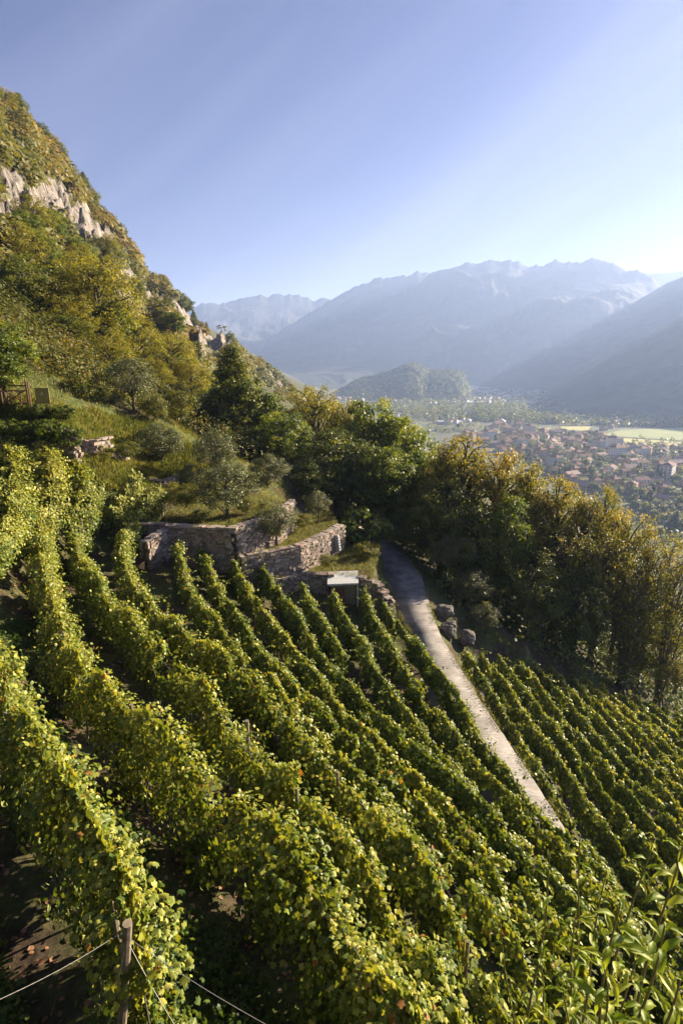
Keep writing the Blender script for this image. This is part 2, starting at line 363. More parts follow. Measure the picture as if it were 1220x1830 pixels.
# ------------------------------------------------------------------ leaves
T_LOBED=(np.array([[0,0,0],[0,.5,.10],[0,1.0,-.24],[.22,-.12,-.08],[.5,.12,-.24],[.36,.38,-.09],[.52,.72,-.30],[.2,.72,-.04],[-.22,-.12,-.08],[-.5,.12,-.22],[-.36,.38,-.07],[-.52,.72,-.20],[-.2,.72,-.04]]),[(0,3,4,5,6,7,2,1),(0,1,2,12,11,10,9,8)])
T_FOLD=(np.array([[0,0,0],[0,1,-.1],[.45,.3,-.14],[.36,.75,-.14],[-.45,.3,-.14],[-.36,.75,-.14]]),[(0,2,3,1),(0,1,5,4)])
T_DIAM=(np.array([[0,0,0],[.4,.45,-.08],[0,1,0],[-.4,.45,-.08]]),[(0,1,2,3)])
T_LANCE=(np.array([[0,0,0],[.14,.4,-.03],[0,1,0],[-.14,.4,-.03]]),[(0,1,2,3)])
def leaves(P,Nrm,size,tmpl,name,mat,tint,droop=.35,roll=1.0):
    """leaf blades at P, facing Nrm, random turn"""
    n=len(P); tv,tf=tmpl
    Nn=Nrm+rng.normal(0,.001,(n,3)); Nn/=np.linalg.norm(Nn,axis=1)[:,None]
    t=rng.normal(0,roll,(n,3)); t[:,2]-=droop*2
    t-=np.sum(t*Nn,1)[:,None]*Nn; t/=np.linalg.norm(t,axis=1)[:,None]+1e-9
    b=np.cross(t,Nn)
    size=np.broadcast_to(size,(n,))
    V=P[:,None]+size[:,None,None]*(tv[None,:,0:1]*b[:,None]+tv[None,:,1:2]*t[:,None]+tv[None,:,2:3]*Nn[:,None])
    k=len(tv); off=(np.arange(n)*k)[:,None]
    F=[]; 
    fs=[np.array(f)[None]+off for f in tf]
    kk=len(tf[0])
    F=np.stack(fs,1).reshape(-1,kk)
    return mesh_np(name,V.reshape(-1,3),[F],mat,np.repeat(np.clip(tint,0,.999),len(tf)))
def unit(n):
    v=rng.normal(0,1,(n,3)); return v/np.linalg.norm(v,axis=1)[:,None]

def vine_row(P,label,group,seed,dens,size,yellow=0.0,h=1.95,half=.38,tmpl_near=12,posts=True,name='vine_row',wire=True,shoots=3.2,amp=1.1,hole=.26):
    P=np.asarray(P,float); Q,L=resample(P,.25); m=len(Q)
    tang=np.gradient(Q[:,:2],axis=0); tang/=np.linalg.norm(tang,axis=1)[:,None]; nor=np.c_[tang[:,1],-tang[:,0]]
    gz=terrain(Q[:,0],Q[:,1])
    root=empty(name,(Q[m//2,0],Q[m//2,1],gz[m//2])); o0=np.array(root.location)
    tag(root,label,'vine row',group)
    dist=np.linalg.norm(Q,axis=1)
    dn=dens*np.interp(dist,[6,14,30,60],[1.7,1.35,1.1,.75])*.25; cnt=rng.poisson(dn); ii=np.repeat(np.arange(m),cnt); n=len(ii)
    s=ii*.25+rng.uniform(0,.25,n); fi=s/.25; fi=np.clip(fi,0,m-1.001); i0=fi.astype(int); fr=fi-i0
    C3=Q[i0]*(1-fr)[:,None]+Q[i0+1]*fr[:,None]; nr=nor[i0]; g0=gz[i0]
    top=C3[:,2]+(fbm(s/1.2,s*0+seed,3,seed)-.5)*amp
    wdt=half*(.55+.95*fbm(s/.9,s*0+seed+7.7,3,seed+3))
    bot=g0+.25
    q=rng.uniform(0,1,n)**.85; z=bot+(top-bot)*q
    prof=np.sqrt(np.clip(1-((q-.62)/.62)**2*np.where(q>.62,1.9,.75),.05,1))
    lat=np.sign(rng.uniform(-1,1,n))*(1-.95*rng.uniform(0,1,n)**1.5); lat*=wdt*prof*(1+.25*rng.normal(0,1,n).clip(-1,1.6))
    # local lumps
    lump=(vnoise(s*1.9,z*1.9,seed+11)-.5)*.6; lat+=np.sign(lat)*lump*.6
    pts=np.c_[C3[:,0]+nr[:,0]*lat,C3[:,1]+nr[:,1]*lat,z+rng.normal(0,.05,n)]
    keep=vnoise(s*1.7+3,z*1.9,seed+20)>hole+.2*(1-q); pts=pts[keep];lat=lat[keep];nr=nr[keep];q=q[keep];s=s[keep]
    out=np.c_[nr*np.sign(lat)[:,None],np.zeros(len(lat))]; 
    Nm=out*(1.1-.5*q)[:,None]+np.array([0,0,1.])*(.12+.95*q*q)[:,None]+unit(len(lat))*.75
    inner=rng.uniform(0,1,len(lat))<.34  # larger upright leaves added along the middle of the row to block sunlight
    pts[inner,:2]-=(nr*lat[:,None])[inner]*.8; Nm[inner]=(out*rng.choice([-1,1],len(lat))[:,None]+unit(len(lat))*.35)[inner]
    grow_=np.where(inner,1.55,1.0)
    # shoots sticking up and out of the crest
    ns=int(L*shoots); sp=[];sn=[];
    for k in range(ns):
        i=rng.integers(0,m); a=Q[i].copy(); a[2]+=rng.uniform(-.25,.1); sd=rng.choice([-1,1])
        dirv=np.r_[nor[i]*sd*rng.uniform(.1,1.0)+tang[i]*rng.normal(0,.5),rng.uniform(.2,1.0)]; dirv/=np.linalg.norm(dirv); ln=rng.uniform(.2,1.0)**1.2
        for t in np.linspace(.1,1,int(3+ln*9)):
            sp.append(a+dirv*ln*t+np.array([0,0,-.35*ln*t*t])+rng.normal(0,.03,3)); sn.append(np.array([0,0,1.])+rng.normal(0,.7,3))
    pts=np.r_[pts,np.array(sp)]; Nm=np.r_[Nm,np.array(sn)]
    dd=np.linalg.norm(pts,axis=1)
    sz=size*np.interp(dd,[6,14,30,60],[1,1.05,1.2,1.5])*rng.uniform(.55,1.3,len(pts))*np.r_[grow_,np.ones(len(sp))]
    # leaf tint gets lighter toward the crest, autumn tint in patches
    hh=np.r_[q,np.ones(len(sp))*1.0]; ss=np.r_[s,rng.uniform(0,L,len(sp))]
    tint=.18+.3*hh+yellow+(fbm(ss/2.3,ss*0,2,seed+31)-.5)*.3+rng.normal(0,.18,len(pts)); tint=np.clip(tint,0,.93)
    rr=rng.uniform(0,1,len(pts)); tint=np.where(rr<.012,.995,tint)
    nearm=dd<tmpl_near
    pl=pts-o0
    if nearm.sum()>50:
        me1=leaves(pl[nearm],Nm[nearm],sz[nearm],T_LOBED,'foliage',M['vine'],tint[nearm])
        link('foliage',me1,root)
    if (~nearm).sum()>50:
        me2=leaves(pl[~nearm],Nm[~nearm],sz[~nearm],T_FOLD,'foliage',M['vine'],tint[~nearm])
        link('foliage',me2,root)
    # stems
    for d in np.arange(.4,L,1.3):
        mb=MB()
        i=min(int(d/.25),m-1); x,y=Q[i,:2]-o0[:2]; zg=gz[i]-o0[2]-.1; zt=Q[i,2]-o0[2]-.3
        mb.tube([(x,y,zg),(x+rng.normal(0,.05),y+rng.normal(0,.05),zg+.5),(x+rng.normal(0,.1),y+rng.normal(0,.1),(zg+zt)/2+.3),(x+rng.normal(0,.15),y+rng.normal(0,.15),zt)],[.035,.028,.018,.008],5)
        mb.build('vine_trunk',M['bark'],root)
    if posts:
        ps=np.arange(0.05,L,5.2) if posts is True else np.array(posts)
        for d in ps:
            i=min(int(d/.25),m-1); x,y=Q[i,:2]-o0[:2]; pb=MB(); lean=rng.normal(0,.04,2)
            r=rng.uniform(.035,.05)
            pb.tube([(x,y,gz[i]-o0[2]-.2),(x+lean[0],y+lean[1],Q[i,2]-o0[2]+rng.uniform(-.05,.15))],[r*1.1,r],7); pb.build('post',M['post'],root)
        if wire:
            for hh_ in (.55,.15):
                wb=MB(); wb.tube(np.c_[Q[::8,:2]-o0[:2],Q[::8,2]-o0[2]-hh_],.004,4); wb.build('wire',M['wire'],root)
    return root,Q,gz
ordn=['first','second','third','fourth','fifth','sixth','seventh','eighth','ninth','tenth','eleventh','twelfth','thirteenth','fourteenth','fifteenth','sixteenth','seventeenth']
GL='vine rows on the slope uphill of the concrete path'
labs={'L1':'vine row hugging the uphill edge of the concrete path','L2':'second vine row uphill from the path, ending just right of the little hut','L3':'third vine row uphill from the path, its far end in front of the hut roof',
'L4':'short stub of a vine row below the low stone wall left of the hut','L5':'vine row starting at the corner of the sunlit stone wall below the olive tree','L6':'vine row starting under the corner of the tall dark stone wall',
'L7':'vine row starting at the middle of the tall dark stone wall','L8':'vine row starting at the left end of the tall dark stone wall','L9':'vine row curving past the left side of the brightly lit wall end',
'L10':'long curving vine row with a tall dark post, in the middle of the slope','L11':'long bright vine row running from the upper left to the bottom middle','L12':'nearest vine row at lower left, ending at a thick wooden post with wires'}
GT='vine rows on the upper left terraces'
tl={'T1':'yellowish vine row in the middle of the upper left terrace','T2':'yellowish vine row at the left edge below the gate','T3':'vine row at the right edge of the upper left terrace beside the broken wall','T4':'short vine row pointing up at the small lit wall ends','T5':'vine row of the upper left terrace cut by the left picture edge','T6':'vine row of the upper left terrace between two others, topmost below the dark wall'}
dens={'L1':620,'L2':620,'L3':620,'L4':650,'L5':680,'L6':700,'L7':720,'L8':720,'L9':760,'L10':760,'L11':800,'L12':800}
for j,k in enumerate(labs):
    left=k in('L9','L10','L11','L12')
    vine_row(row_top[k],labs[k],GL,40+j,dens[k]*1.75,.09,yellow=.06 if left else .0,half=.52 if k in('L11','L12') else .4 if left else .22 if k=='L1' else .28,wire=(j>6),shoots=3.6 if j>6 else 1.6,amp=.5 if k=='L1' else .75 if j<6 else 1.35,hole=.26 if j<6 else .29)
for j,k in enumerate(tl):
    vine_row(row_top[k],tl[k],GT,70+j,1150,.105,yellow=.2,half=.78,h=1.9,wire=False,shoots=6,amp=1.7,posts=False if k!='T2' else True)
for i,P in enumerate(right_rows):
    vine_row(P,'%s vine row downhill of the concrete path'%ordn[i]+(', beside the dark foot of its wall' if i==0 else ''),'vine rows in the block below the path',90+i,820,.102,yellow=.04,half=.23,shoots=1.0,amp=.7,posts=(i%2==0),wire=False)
# near end post of the lower left row, with its anchor wires
root=empty('trellis_end_post',tuple(at_s(226,1830,7.4))); tag(root,'thick weathered wooden end post with wires at the bottom left of the vines','post')
pb=MB(); p1=at_s(228,1650,6.5); p0=at_s(213,1900,7.3); o0=np.array(root.location)
pb.tube([p0-o0-np.array([0,0,1.2]),p0-o0,(p0+p1)/2-o0+np.array([.01,0,0]),p1-o0],[.062,.06,.058,.056],9); pb.build('post',M['post'],root)
for a,b in [((215,1668,6.5),(-30,1800,5.2)),((235,1680,6.5),(500,1845,5.4)),((232,1690,6.55),(330,1860,6.2)),((222,1700,6.55),(190,1850,6.6))]:
    wb=MB(); A_=at_s(*a)-o0; B_=at_s(*b)-o0; q=np.linspace(0,1,9)[:,None]; W_=A_*(1-q)+B_*q; W_[:,2]-=.05*np.sin(q[:,0]*math.pi); wb.tube(W_,.0032,5); wb.build('wire',M['wire'],root)
root=empty('trellis_post',tuple(at_s(441,1290,15.2))); root.location.z=tz(root.location.x,root.location.y); tag(root,'tall dark wooden trellis post standing in the middle of the vine slope','post')
q1=at_s(441,1288,15.0)-np.array(root.location); pb=MB(); pb.tube([(0,0,-.3),(q1[0],q1[1],q1[2])],[.065,.06],8); pb.build('post',M['post'],root)

# ------------------------------------------------------------------ stone walls
def stone_wall(poly,ztop,zbot,label,th=.55,name='stone_wall',batter=.04,sides=(1,-1),plants=True):
    """poly of (x,y); ztop/zbot scalars or per point"""
    P=np.array(poly,float); n=len(P); zt=np.broadcast_to(ztop,(n,)).astype(float); zb=np.broadcast_to(zbot,(n,)).astype(float)
    o0=np.array([P[0,0],P[0,1],zb[0]]); root=empty(name,tuple(o0)); tag(root,label,'wall','dry stone walls of the terraces')
    core=MB(); st=MB()
    for a in range(n-1):
        p,q=P[a],P[a+1]; L=np.linalg.norm(q-p); d=(q-p)/L; nn=np.array([d[1],-d[0]]); ang=math.atan2(d[1],d[0])
        hh=lambda t,w: w[a]*(1-t)+w[a+1]*t
        V=[];
        for t in(0,1):
            for sgn in(-1,1):
                c=p+d*L*t+nn*sgn*(th/2-.08)
                V+=[(c[0],c[1],hh(t,zb)-.5),(c[0],c[1],hh(t,zt)-.05)]
        core.add(np.array(V)-o0,[(0,1,3,2),(4,6,7,5),(0,4,5,1),(2,3,7,6),(1,5,7,3)])
        for sgn in sides:
            z=-.3; 
            while True:
                ch=rng.uniform(.12,.24); x=-.05
                if z>hh(.5,zt)-hh(.5,zb)+.3: break
                while x<L:
                    w_=rng.uniform(.16,.5); t=min(1,max(0,(x+w_/2)/L)); zz=hh(t,zb)+z+ch/2
                    if zz+ch/2<hh(t,zt)+.04 and zz>hh(t,zb)-.4:
                        c=p+d*(x+w_/2)+nn*sgn*(th/2-.09+rng.uniform(0,.09))
                        st.box((c[0]-o0[0],c[1]-o0[1],zz-o0[2]),(w_-.015,.22,ch-.012),rz=ang+rng.normal(0,.08),ry=rng.normal(0,.08),jit=.026)
                    x+=w_
                z+=ch
        x=-.1
        while x<L:
            w_=rng.uniform(.3,.6); t=min(1,max(0,(x+w_/2)/L)); c=p+d*(x+w_/2)
            st.box((c[0]-o0[0],c[1]-o0[1],hh(t,zt)+.02-o0[2]),(w_-.02,th*rng.uniform(.85,1.1),rng.uniform(.09,.17)),rz=ang+rng.normal(0,.05),jit=.018); x+=w_
    Q_,L_=resample(np.c_[P,zt],.12); k_=rng.uniform(0,1,len(Q_))<np.clip((vnoise(Q_[:,0]*.9+3,Q_[:,1]*.9,8)-.45)*3,0,1); Q_=Q_[k_]
    if len(Q_)>3 and plants:
        ii=np.repeat(np.arange(len(Q_)),26); pp=Q_[ii]-o0+np.c_[rng.normal(0,.22,(len(ii),2)),.12-np.abs(rng.normal(0,.28,len(ii)))]
        link('wall_plants',leaves(pp,unit(len(ii))+[0,-.3,.5],.08*rng.uniform(.6,1.5,len(ii)),T_DIAM,'wall_plants',M['yellow'],rng.uniform(0,.5,len(ii)).clip(.02,.9)),root)
    core.build('rubble_core',M['core'],root); st.build('facing_stones',M['stone'],root); return root
stone_wall([(-11.6,35.75),(-7.3,35.2)],-10.8,-13.6,'tall shaded stone retaining wall facing the camera below the olive trees')
stone_wall([(-7.1,35.35),(-4.7,38.3),(-3.9,42.5)],-10.8,-13.0,'sunlit stone wall running back from the corner of the tall shaded wall')
stone_wall([(-6.7,35.2),(-5.2,36.1),(-3.1,37.4),(-1.5,40.0),(-.1,42.6)],[-12.8]*5,-15.0,'long lit stone wall of the middle terrace below the small olive tree')
stone_wall([(-4.9,36.0),(-2.8,37.1),(-.95,37.1)],-14.8,[-16.0,-16.9,-17.3],'low stone wall left of the little hut')
stone_wall([(1.25,36.75),(2.6,36.2),(3.2,35.4)],[-14.8,-15.2,-15.9],-17.7,'low broken stone wall right of the hut beside the path')
stone_wall([(-12.25,33.0),(-11.7,35.7)],-11.0,-13.6,'bright lit end of the stone wall left of the first middle vine row')
stone_wall([(-15.6,36.0),(-11.8,35.95)],-10.75,-12.2,'low dark stone wall above the curving vine row')
q=[at_s(-60,762,38),at_s(60,766,38),at_s(133,770,37.6)]
stone_wall([p[:2] for p in q],[p[2] for p in q],[p[2]-2.0 for p in q],'dark stone wall under the gate terrace at upper left')
for a,b,h,l in [((137,787,40),(163,788,40.3),.6,'small lit broken wall end beside the top of the vines'),((166,812,41.5),(197,813,42),.8,'small stone wall end below the broken one'),((205,848,42.5),(290,860,43.3),.8,'low dark terrace wall behind the tops of two vine rows')]:
    A_=at_s(*a);B_=at_s(*b); stone_wall([A_[:2],B_[:2],(B_+np.array([.5,1.6,0]))[:2]],[A_[2],B_[2],B_[2]],[A_[2]-h,B_[2]-h,B_[2]-h],l,th=.4)
# retaining wall under the valley side of the path
Q,_=resample(PR,2.5); Q=Q[(Q[:,1]>8)&(Q[:,1]<44)]
stone_wall([(q[0]-.12,q[1]) for q in Q],-17.9,-20.4,'stone retaining wall under the valley side of the concrete path',th=.5,sides=(1,-1))

M['barrel']=simple('grey_plastic',(.2,.2,.2),(.32,.32,.31),6,.6,.1,.01)
# hut
def hut():
    r=empty('hut',(.15,36.9,-17.3)); tag(r,'little hut with flat pale slab roof set into the low stone wall beside the path','hut')
    b=MB(); b.box((0,.1,1.1),(1.75,1.5,2.2)); b.build('wall',M['hutwall'],r)
    b=MB(); b.box((-.05,-.15,2.36),(2.15,1.9,.13),rx=.1,ry=-.04); b.build('roof',M['slab'],r)
    b=MB(); b.box((-.3,-.665,.95),(.75,.05,1.75)); b.build('door',M['redwood'],r)
    b=MB(); b.box((.98,-.75,1.0),(.09,.12,2.1)); b.build('post',M['white'],r)
hut()
def barrel():
    p=at_s(603,984,43.5); r=empty('ribbed_barrel',(p[0],p[1],p[2])); tag(r,'pale grey ribbed barrel leaning at the far end of the lit stone wall','barrel')
    b=MB(); zz=np.linspace(0,1.25,26); b.tube(np.c_[zz*-.12,zz*0,zz],.27+.025*np.sin(zz*30),14); b.build('body',M['barrel'],r,True)
    b=MB(); b.tube([(-.15,0,1.24),(-.155,0,1.3)],.2,14); b.build('lid',M['barrel'],r)
barrel()
def boulder(px,py,z,sx,sy,sz,label,seed):
    p=at_z(px,py,z); me=bpy.data.meshes.new('boulder'); import bmesh; bm=bmesh.new(); bmesh.ops.create_icosphere(bm,subdivisions=4,radius=1)
    for v in bm.verts:
        c=v.co; k=max(abs(c.x),abs(c.y),abs(c.z))**.3; n=float(fbm(np.array([c.x*1.4+seed]),np.array([c.y*1.4+c.z*1.7]),4,seed)[0]); f=(.65+.7*n)/k; v.co=Vector((c.x*f*sx,c.y*f*sy,c.z*f*sz))
    bm.to_mesh(me); bm.free(); me.materials.append(M['rock'])
    o=link('boulder',me); o.location=p; tag(o,label,'boulder','boulders at the bend of the path')
M['rock']=simple('grey_rock',(.06,.05,.045),(.2,.18,.16),2.2,.95,.8,.08,detail=8)
boulder(793,1092,-17.95,.68,.6,.52,'largest grey boulder at the valley side of the path bend',3)
boulder(800,1125,-18.3,.6,.5,.6,'blocky boulder just below the largest one beside the path',9)
boulder(834,1142,-19.2,.55,.55,.6,'small boulder furthest from the path, above the first lower vine row',14)

# gate and sign
def gate():
    s=39.0; L0=at_s(6,722,s); Rr=at_s(52,727,s); z0=-3.35; r=empty('wooden_gate',(L0[0],L0[1],z0)); tag(r,'rustic wooden gate with cross braces between two posts at upper left','gate')
    wd=Rr[0]-L0[0]
    for x in(0,wd,wd+.16):
        b=MB(); b.tube([(x,0,-.1),(x-.03,0,1.95 if x<wd+.1 else 1.8)],[.06,.05],7); b.build('post',M['redwood'],r)
    for z,h_ in((.3,.09),(1.15,.09),(1.5,.1)):
        b=MB(); b.box((wd/2,0.02,z),(wd-.1,.05,h_)); b.build('rail',M['redwood'],r)
    for sg in(-1,1):
        b=MB(); b.box((wd/2,.02+.05*sg,.72),(1.55,.04,.08),ry=sg*.55); b.build('brace',M['redwood'],r)
    for x in(wd*.25,wd*.75):
        b=MB(); b.box((x,-.07,.75),(.07,.04,.95)); b.build('slat',M['redwood'],r)
gate()
def sign():
    s=38.6; p=at_s(80,730,s); r=empty('information_board',(p[0],p[1],p[2]-.1)); tag(r,'square ochre information board on two legs right of the gate','sign')
    for x in(-.42,.42):
        b=MB(); b.tube([(x,0,-.2),(x,0,1.35)],.03,6); b.build('leg',M['redwood'],r)
    b=MB(); b.box((0,-.03,.95),(.95,.04,.95)); b.build('board',M['sign'],r)
    b=MB(); b.box((0,-.045,1.45),(1.0,.05,.05)); b.box((0,-.045,.46),(1.0,.05,.05)); b.build('frame',M['redwood'],r)
    b=MB(); b.add([(-.07,-.056,1.08),(.07,-.056,1.08),(0,-.056,1.2)],[(0,1,2)]); b.add([(-.14,-.056,.98),(-.06,-.056,.98),(-.1,-.056,1.04)],[(0,1,2)]); b.add([(.06,-.056,.98),(.14,-.056,.98),(.1,-.056,1.04)],[(0,1,2)]); b.build('emblem',M['white'],r)
sign()
def scatter(poly,n):
    P=np.array(poly); lo=P.min(0); hi=P.max(0); q=rng.uniform(lo,hi,(int(n*3),2)); q=q[inpoly(q[:,0],q[:,1],poly)][:n]; return q
# ------------------------------------------------------------------ trees
def tree_meshes(kind,H,W,ncl,nleaf,leaf,mat,base=.25,stems=1,tmpl=T_DIAM,rc=.17,seed=0,cone=0,droop=.35,tr=.03,limbs=30,tbias=0,flat=.75):
    global rng
    old=rng; rng=np.random.default_rng(1000+seed)
    u=unit(ncl); rad=rng.uniform(.35,1,ncl)**.6
    lobe=.72+.5*vnoise(u[:,0]*2.2+5,u[:,1]*2.2+u[:,2]*2.5,seed)
    cz=H*(base+1)/2; hz=H*(1-base)/2
    c=np.c_[u[:,0]*W/2*rad*lobe,u[:,1]*W/2*rad*lobe,cz+u[:,2]*hz*rad*np.minimum(1,lobe+.1)]
    if cone:
        f=np.clip((H-c[:,2])/(H*(1-base)),.05,1)**cone; c[:,:2]*=(f*1.25)[:,None]
    mb=MB(); tops=[]
    for k in range(stems):
        a=k*2.4+seed; sp=0 if stems==1 else W*.28*rng.uniform(.4,1)
        off=np.array([math.cos(a),math.sin(a)])*sp
        zz=np.linspace(-.3,H*.86,9); wig=np.cumsum(rng.normal(0,.012*H,(9,2)),0)*.5; wig[0]=0
        P=np.c_[wig+off[None]*((zz/H).clip(0,1)**.8)[:,None],zz]; P[0,:2]=off*.5
        mb.tube(P,H*tr/(1 if stems==1 else 1.9)*np.linspace(1.1,.12,9),7); tops.append(P)
    order=rng.permutation(ncl)[:limbs*stems]
    for j in order:
        P=tops[rng.integers(0,stems)]; q=c[j]; zb=max(H*base*.55,q[2]-rng.uniform(.15,.4)*H*.7); zb=min(zb,H*.8)
        b=np.array([np.interp(zb,P[:,2],P[:,0]),np.interp(zb,P[:,2],P[:,1]),zb]); mid=(b+q)/2+np.array([0,0,.04*H])+rng.normal(0,.015*H,3)
        r=H*tr*.38/(1 if stems==1 else 1.7); mb.tube([b,mid,q],[r,r*.6,r*.2],5,False)
    trunk=mb.mesh(kind+'_trunk',M['bark'],True)
    cnt=rng.poisson(nleaf,ncl).clip(4); ii=np.repeat(np.arange(ncl),cnt); n=len(ii)
    g=unit(n)*(rng.uniform(0,1,n)**.45)[:,None]; rr=W*rc*rng.uniform(.6,1.25,ncl)[ii]
    P=c[ii]+g*rr[:,None]*np.array([1,1,flat]); P[:,2]=np.maximum(P[:,2],H*base*.4)
    outw=(P-np.array([0,0,cz])); outw/=np.linalg.norm(outw,axis=1)[:,None]+1e-9
    Nm=g*.5+outw*.35+np.array([0,0,.55])+unit(n)*.8
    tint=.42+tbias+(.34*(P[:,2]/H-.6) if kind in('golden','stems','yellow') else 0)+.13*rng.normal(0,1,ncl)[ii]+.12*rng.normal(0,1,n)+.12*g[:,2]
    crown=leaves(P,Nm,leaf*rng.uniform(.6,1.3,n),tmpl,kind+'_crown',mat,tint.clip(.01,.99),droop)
    rng=old
    return trunk,crown,H,W
K={}
def var(k,n,**a): K[k]=[tree_meshes(k,seed=hash_(k)+i*13,**a) for i in range(n)]
def hash_(s): return sum(ord(ch)*(i+3) for i,ch in enumerate(s))%997
var('broad',3,H=13,W=9,ncl=170,nleaf=85,leaf=.30,mat=M['broad'],base=.15,rc=.13)
var('locust',2,H=12,W=9,ncl=150,nleaf=100,leaf=.30,mat=M['locust'],base=.2,rc=.13,droop=.5,flat=.5)
var('golden',3,H=12,W=8,ncl=190,nleaf=60,leaf=.20,mat=M['golden'],base=.3,rc=.10,limbs=70)
var('stems',2,H=12,W=7,ncl=190,nleaf=36,leaf=.17,mat=M['golden'],base=.16,stems=9,rc=.11,limbs=26,tr=.015,tbias=-.05)
var('dark',1,H=12,W=8,ncl=230,nleaf=90,leaf=.24,mat=M['broad'],base=.05,cone=.75,rc=.11,tbias=-.02)
var('yellow',2,H=12,W=9,ncl=200,nleaf=60,leaf=.22,mat=M['yellow'],base=.2,rc=.1,limbs=60)
var('olive',3,H=4.2,W=3.8,ncl=85,nleaf=100,leaf=.11,mat=M['olive'],base=.24,rc=.13,tmpl=T_LANCE if False else T_DIAM,tr=.028)
var('shrub',2,H=3,W=3.6,ncl=60,nleaf=80,leaf=.14,mat=M['golden'],base=.02,stems=4,rc=.15,limbs=12,tbias=-.1)
var('fig',1,H=4.5,W=4.6,ncl=55,nleaf=45,leaf=.27,mat=M['locust'],base=.1,stems=3,rc=.14,tmpl=T_FOLD,tbias=-.08)
used_=[0]
def tree(name,kind,px,py,s,label,group,W=None,basepx=None,cat='tree',H=None,rz=None,minh=None,v=None):
    tp=at_s(px,py,s); x,y=tp[0],tp[1]; zg=tz(x,y)-.1
    if H is None: H=tp[2]-zg
    else: zg=tp[2]-H
    vs=K[kind]; used_[0]+=1; t,c,h0,w0=vs[(used_[0] if v is None else v)%len(vs)]
    r=empty(name,(x,y,zg),rng.uniform(0,6.28) if rz is None else rz); sw=(W/w0) if W else H/h0; r.scale=(sw,sw,H/h0)
    tag(r,label,cat,group); link('trunk',t,r); link('crown',c,r); return r
GF='trees of the wood beyond the vineyard'
F_=[('forest_tree','dark',415,618,63,9.5,'tall dark pointed tree at the left end of the wood, against the mountains'),
('forest_tree','broad',372,690,66,8,'dark tree left of the tall pointed tree'),('forest_tree','locust',462,690,66,7.5,'dark round tree right of the tall pointed tree'),
('forest_tree','yellow',560,680,69,8.5,'bright yellow-green tree highest in the middle of the wood'),('forest_tree','locust',505,735,61,7,'green tree below and left of the yellow-green one'),
('forest_tree','yellow',622,705,70,7,'yellow-tipped tree just right of the highest yellow-green one'),('forest_tree','locust',668,712,66,8.5,'large green tree behind the end of the path'),
('forest_tree','locust',728,735,64,8,'green tree whose top touches the white factory roof'),('forest_tree','broad',600,765,59,8,'dark tree in the middle of the wood above the small olive tree'),
('forest_tree','locust',700,790,56,7.5,'light green feathery tree above the end of the path'),('forest_tree','locust',765,800,58,7,'light green feathery tree left of the golden trees'),
('forest_tree','broad',560,820,56,6.5,'dark tree directly behind the terrace olive trees'),('forest_tree','golden',835,775,63,8.5,'first golden brown tree from the left, tallest of them'),
('forest_tree','golden',893,795,61,8,'second golden brown tree from the left'),('forest_tree','golden',945,822,60,7.5,'third golden brown tree from the left, orange at its top'),
('forest_tree','golden',1000,850,59,7,'fourth golden brown tree, below the town'),('forest_tree','broad',795,850,56,6.5,'dark green tree under the first golden tree'),
('forest_tree','golden',1050,878,58,6.5,'fifth golden brown tree from the left'),('forest_tree','golden',1085,866,60,4.5,'twiggy golden tree with a thin pointed top'),
('forest_tree','golden',1130,905,56,6.5,'golden tree left of the pale flat roof'),('forest_tree','stems',1180,925,54,6,'thin stemmed golden tree close to the right edge'),
('forest_tree','stems',1225,955,52,6,'thin stemmed tree cut by the right edge'),('forest_tree','stems',1010,925,52,6.5,'many stemmed tree in the middle of the right wood'),
('forest_tree','stems',1085,945,51,6.5,'many stemmed tree with open stems above the lower vines'),('forest_tree','stems',1145,985,50,6,'leaning many stemmed tree right of the open stems'),
('forest_tree','locust',905,875,52,5.5,'bright fresh green tree among the brown ones'),('forest_tree','broad',860,900,52,6.5,'dark tree right of the path bend'),
('forest_tree','broad',755,900,53,6,'dark tree overhanging the far end of the path'),('forest_tree','broad',950,985,48,6,'dark tree above the far ends of the lower rows'),
('forest_tree','stems',930,900,56,6,'brown thin stemmed tree behind the bright fresh green one'),('forest_tree','broad',700,880,56,5.5,'dark tree directly above the fig tree'),
('forest_tree','broad',440,760,62,7,'dark tree behind the middle olive trees'),('forest_tree','broad',1040,1010,49,5.5,'low dark tree over the lower vines'),
('forest_tree','broad',500,800,60,6,'low dark tree between the olive trees and the wood'),('forest_tree','locust',640,800,58,6,'green tree left of the feathery tree above the path'),('forest_tree','golden',800,790,66,6.5,'golden tree between the green wood and the tallest golden tree')]
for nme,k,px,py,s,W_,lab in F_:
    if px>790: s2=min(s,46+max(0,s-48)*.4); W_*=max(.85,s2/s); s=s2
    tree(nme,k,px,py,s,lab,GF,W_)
for px,py,s,W_,lab in [(650,905,47,4.6,'broad leaved fig tree over the far end of the concrete path')]: tree('fig_tree','fig',px,py,s,lab,None,W_)
GO='olive trees of the terraces'
for px,pb,s,H_,W_,lab in [(232,738,49,5.0,5.0,'olive tree with a dark trunk standing on top of the grassy bank'),(283,832,46.5,3.6,4.0,'rounded olive bush on the slope of the grassy bank'),
 (382,862,46,4.4,3.9,'tall olive tree left of the dark wood'),(405,936,38.8,4.2,4.8,'large olive tree on the upper terrace above the tall dark wall'),(478,884,50,3.7,3.6,'olive tree against the dark wood'),
 (492,972,38.8,2.75,3.2,'small bushy olive tree on the middle terrace above the long lit wall'),(568,934,44.5,2.6,2.1,'slender small olive tree at the right end of the middle terrace'),(340,880,45,2.4,2.6,'low olive bush left of the large olive tree')]:
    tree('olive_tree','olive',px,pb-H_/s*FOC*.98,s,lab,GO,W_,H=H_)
GS='pale shrubs right of the path'
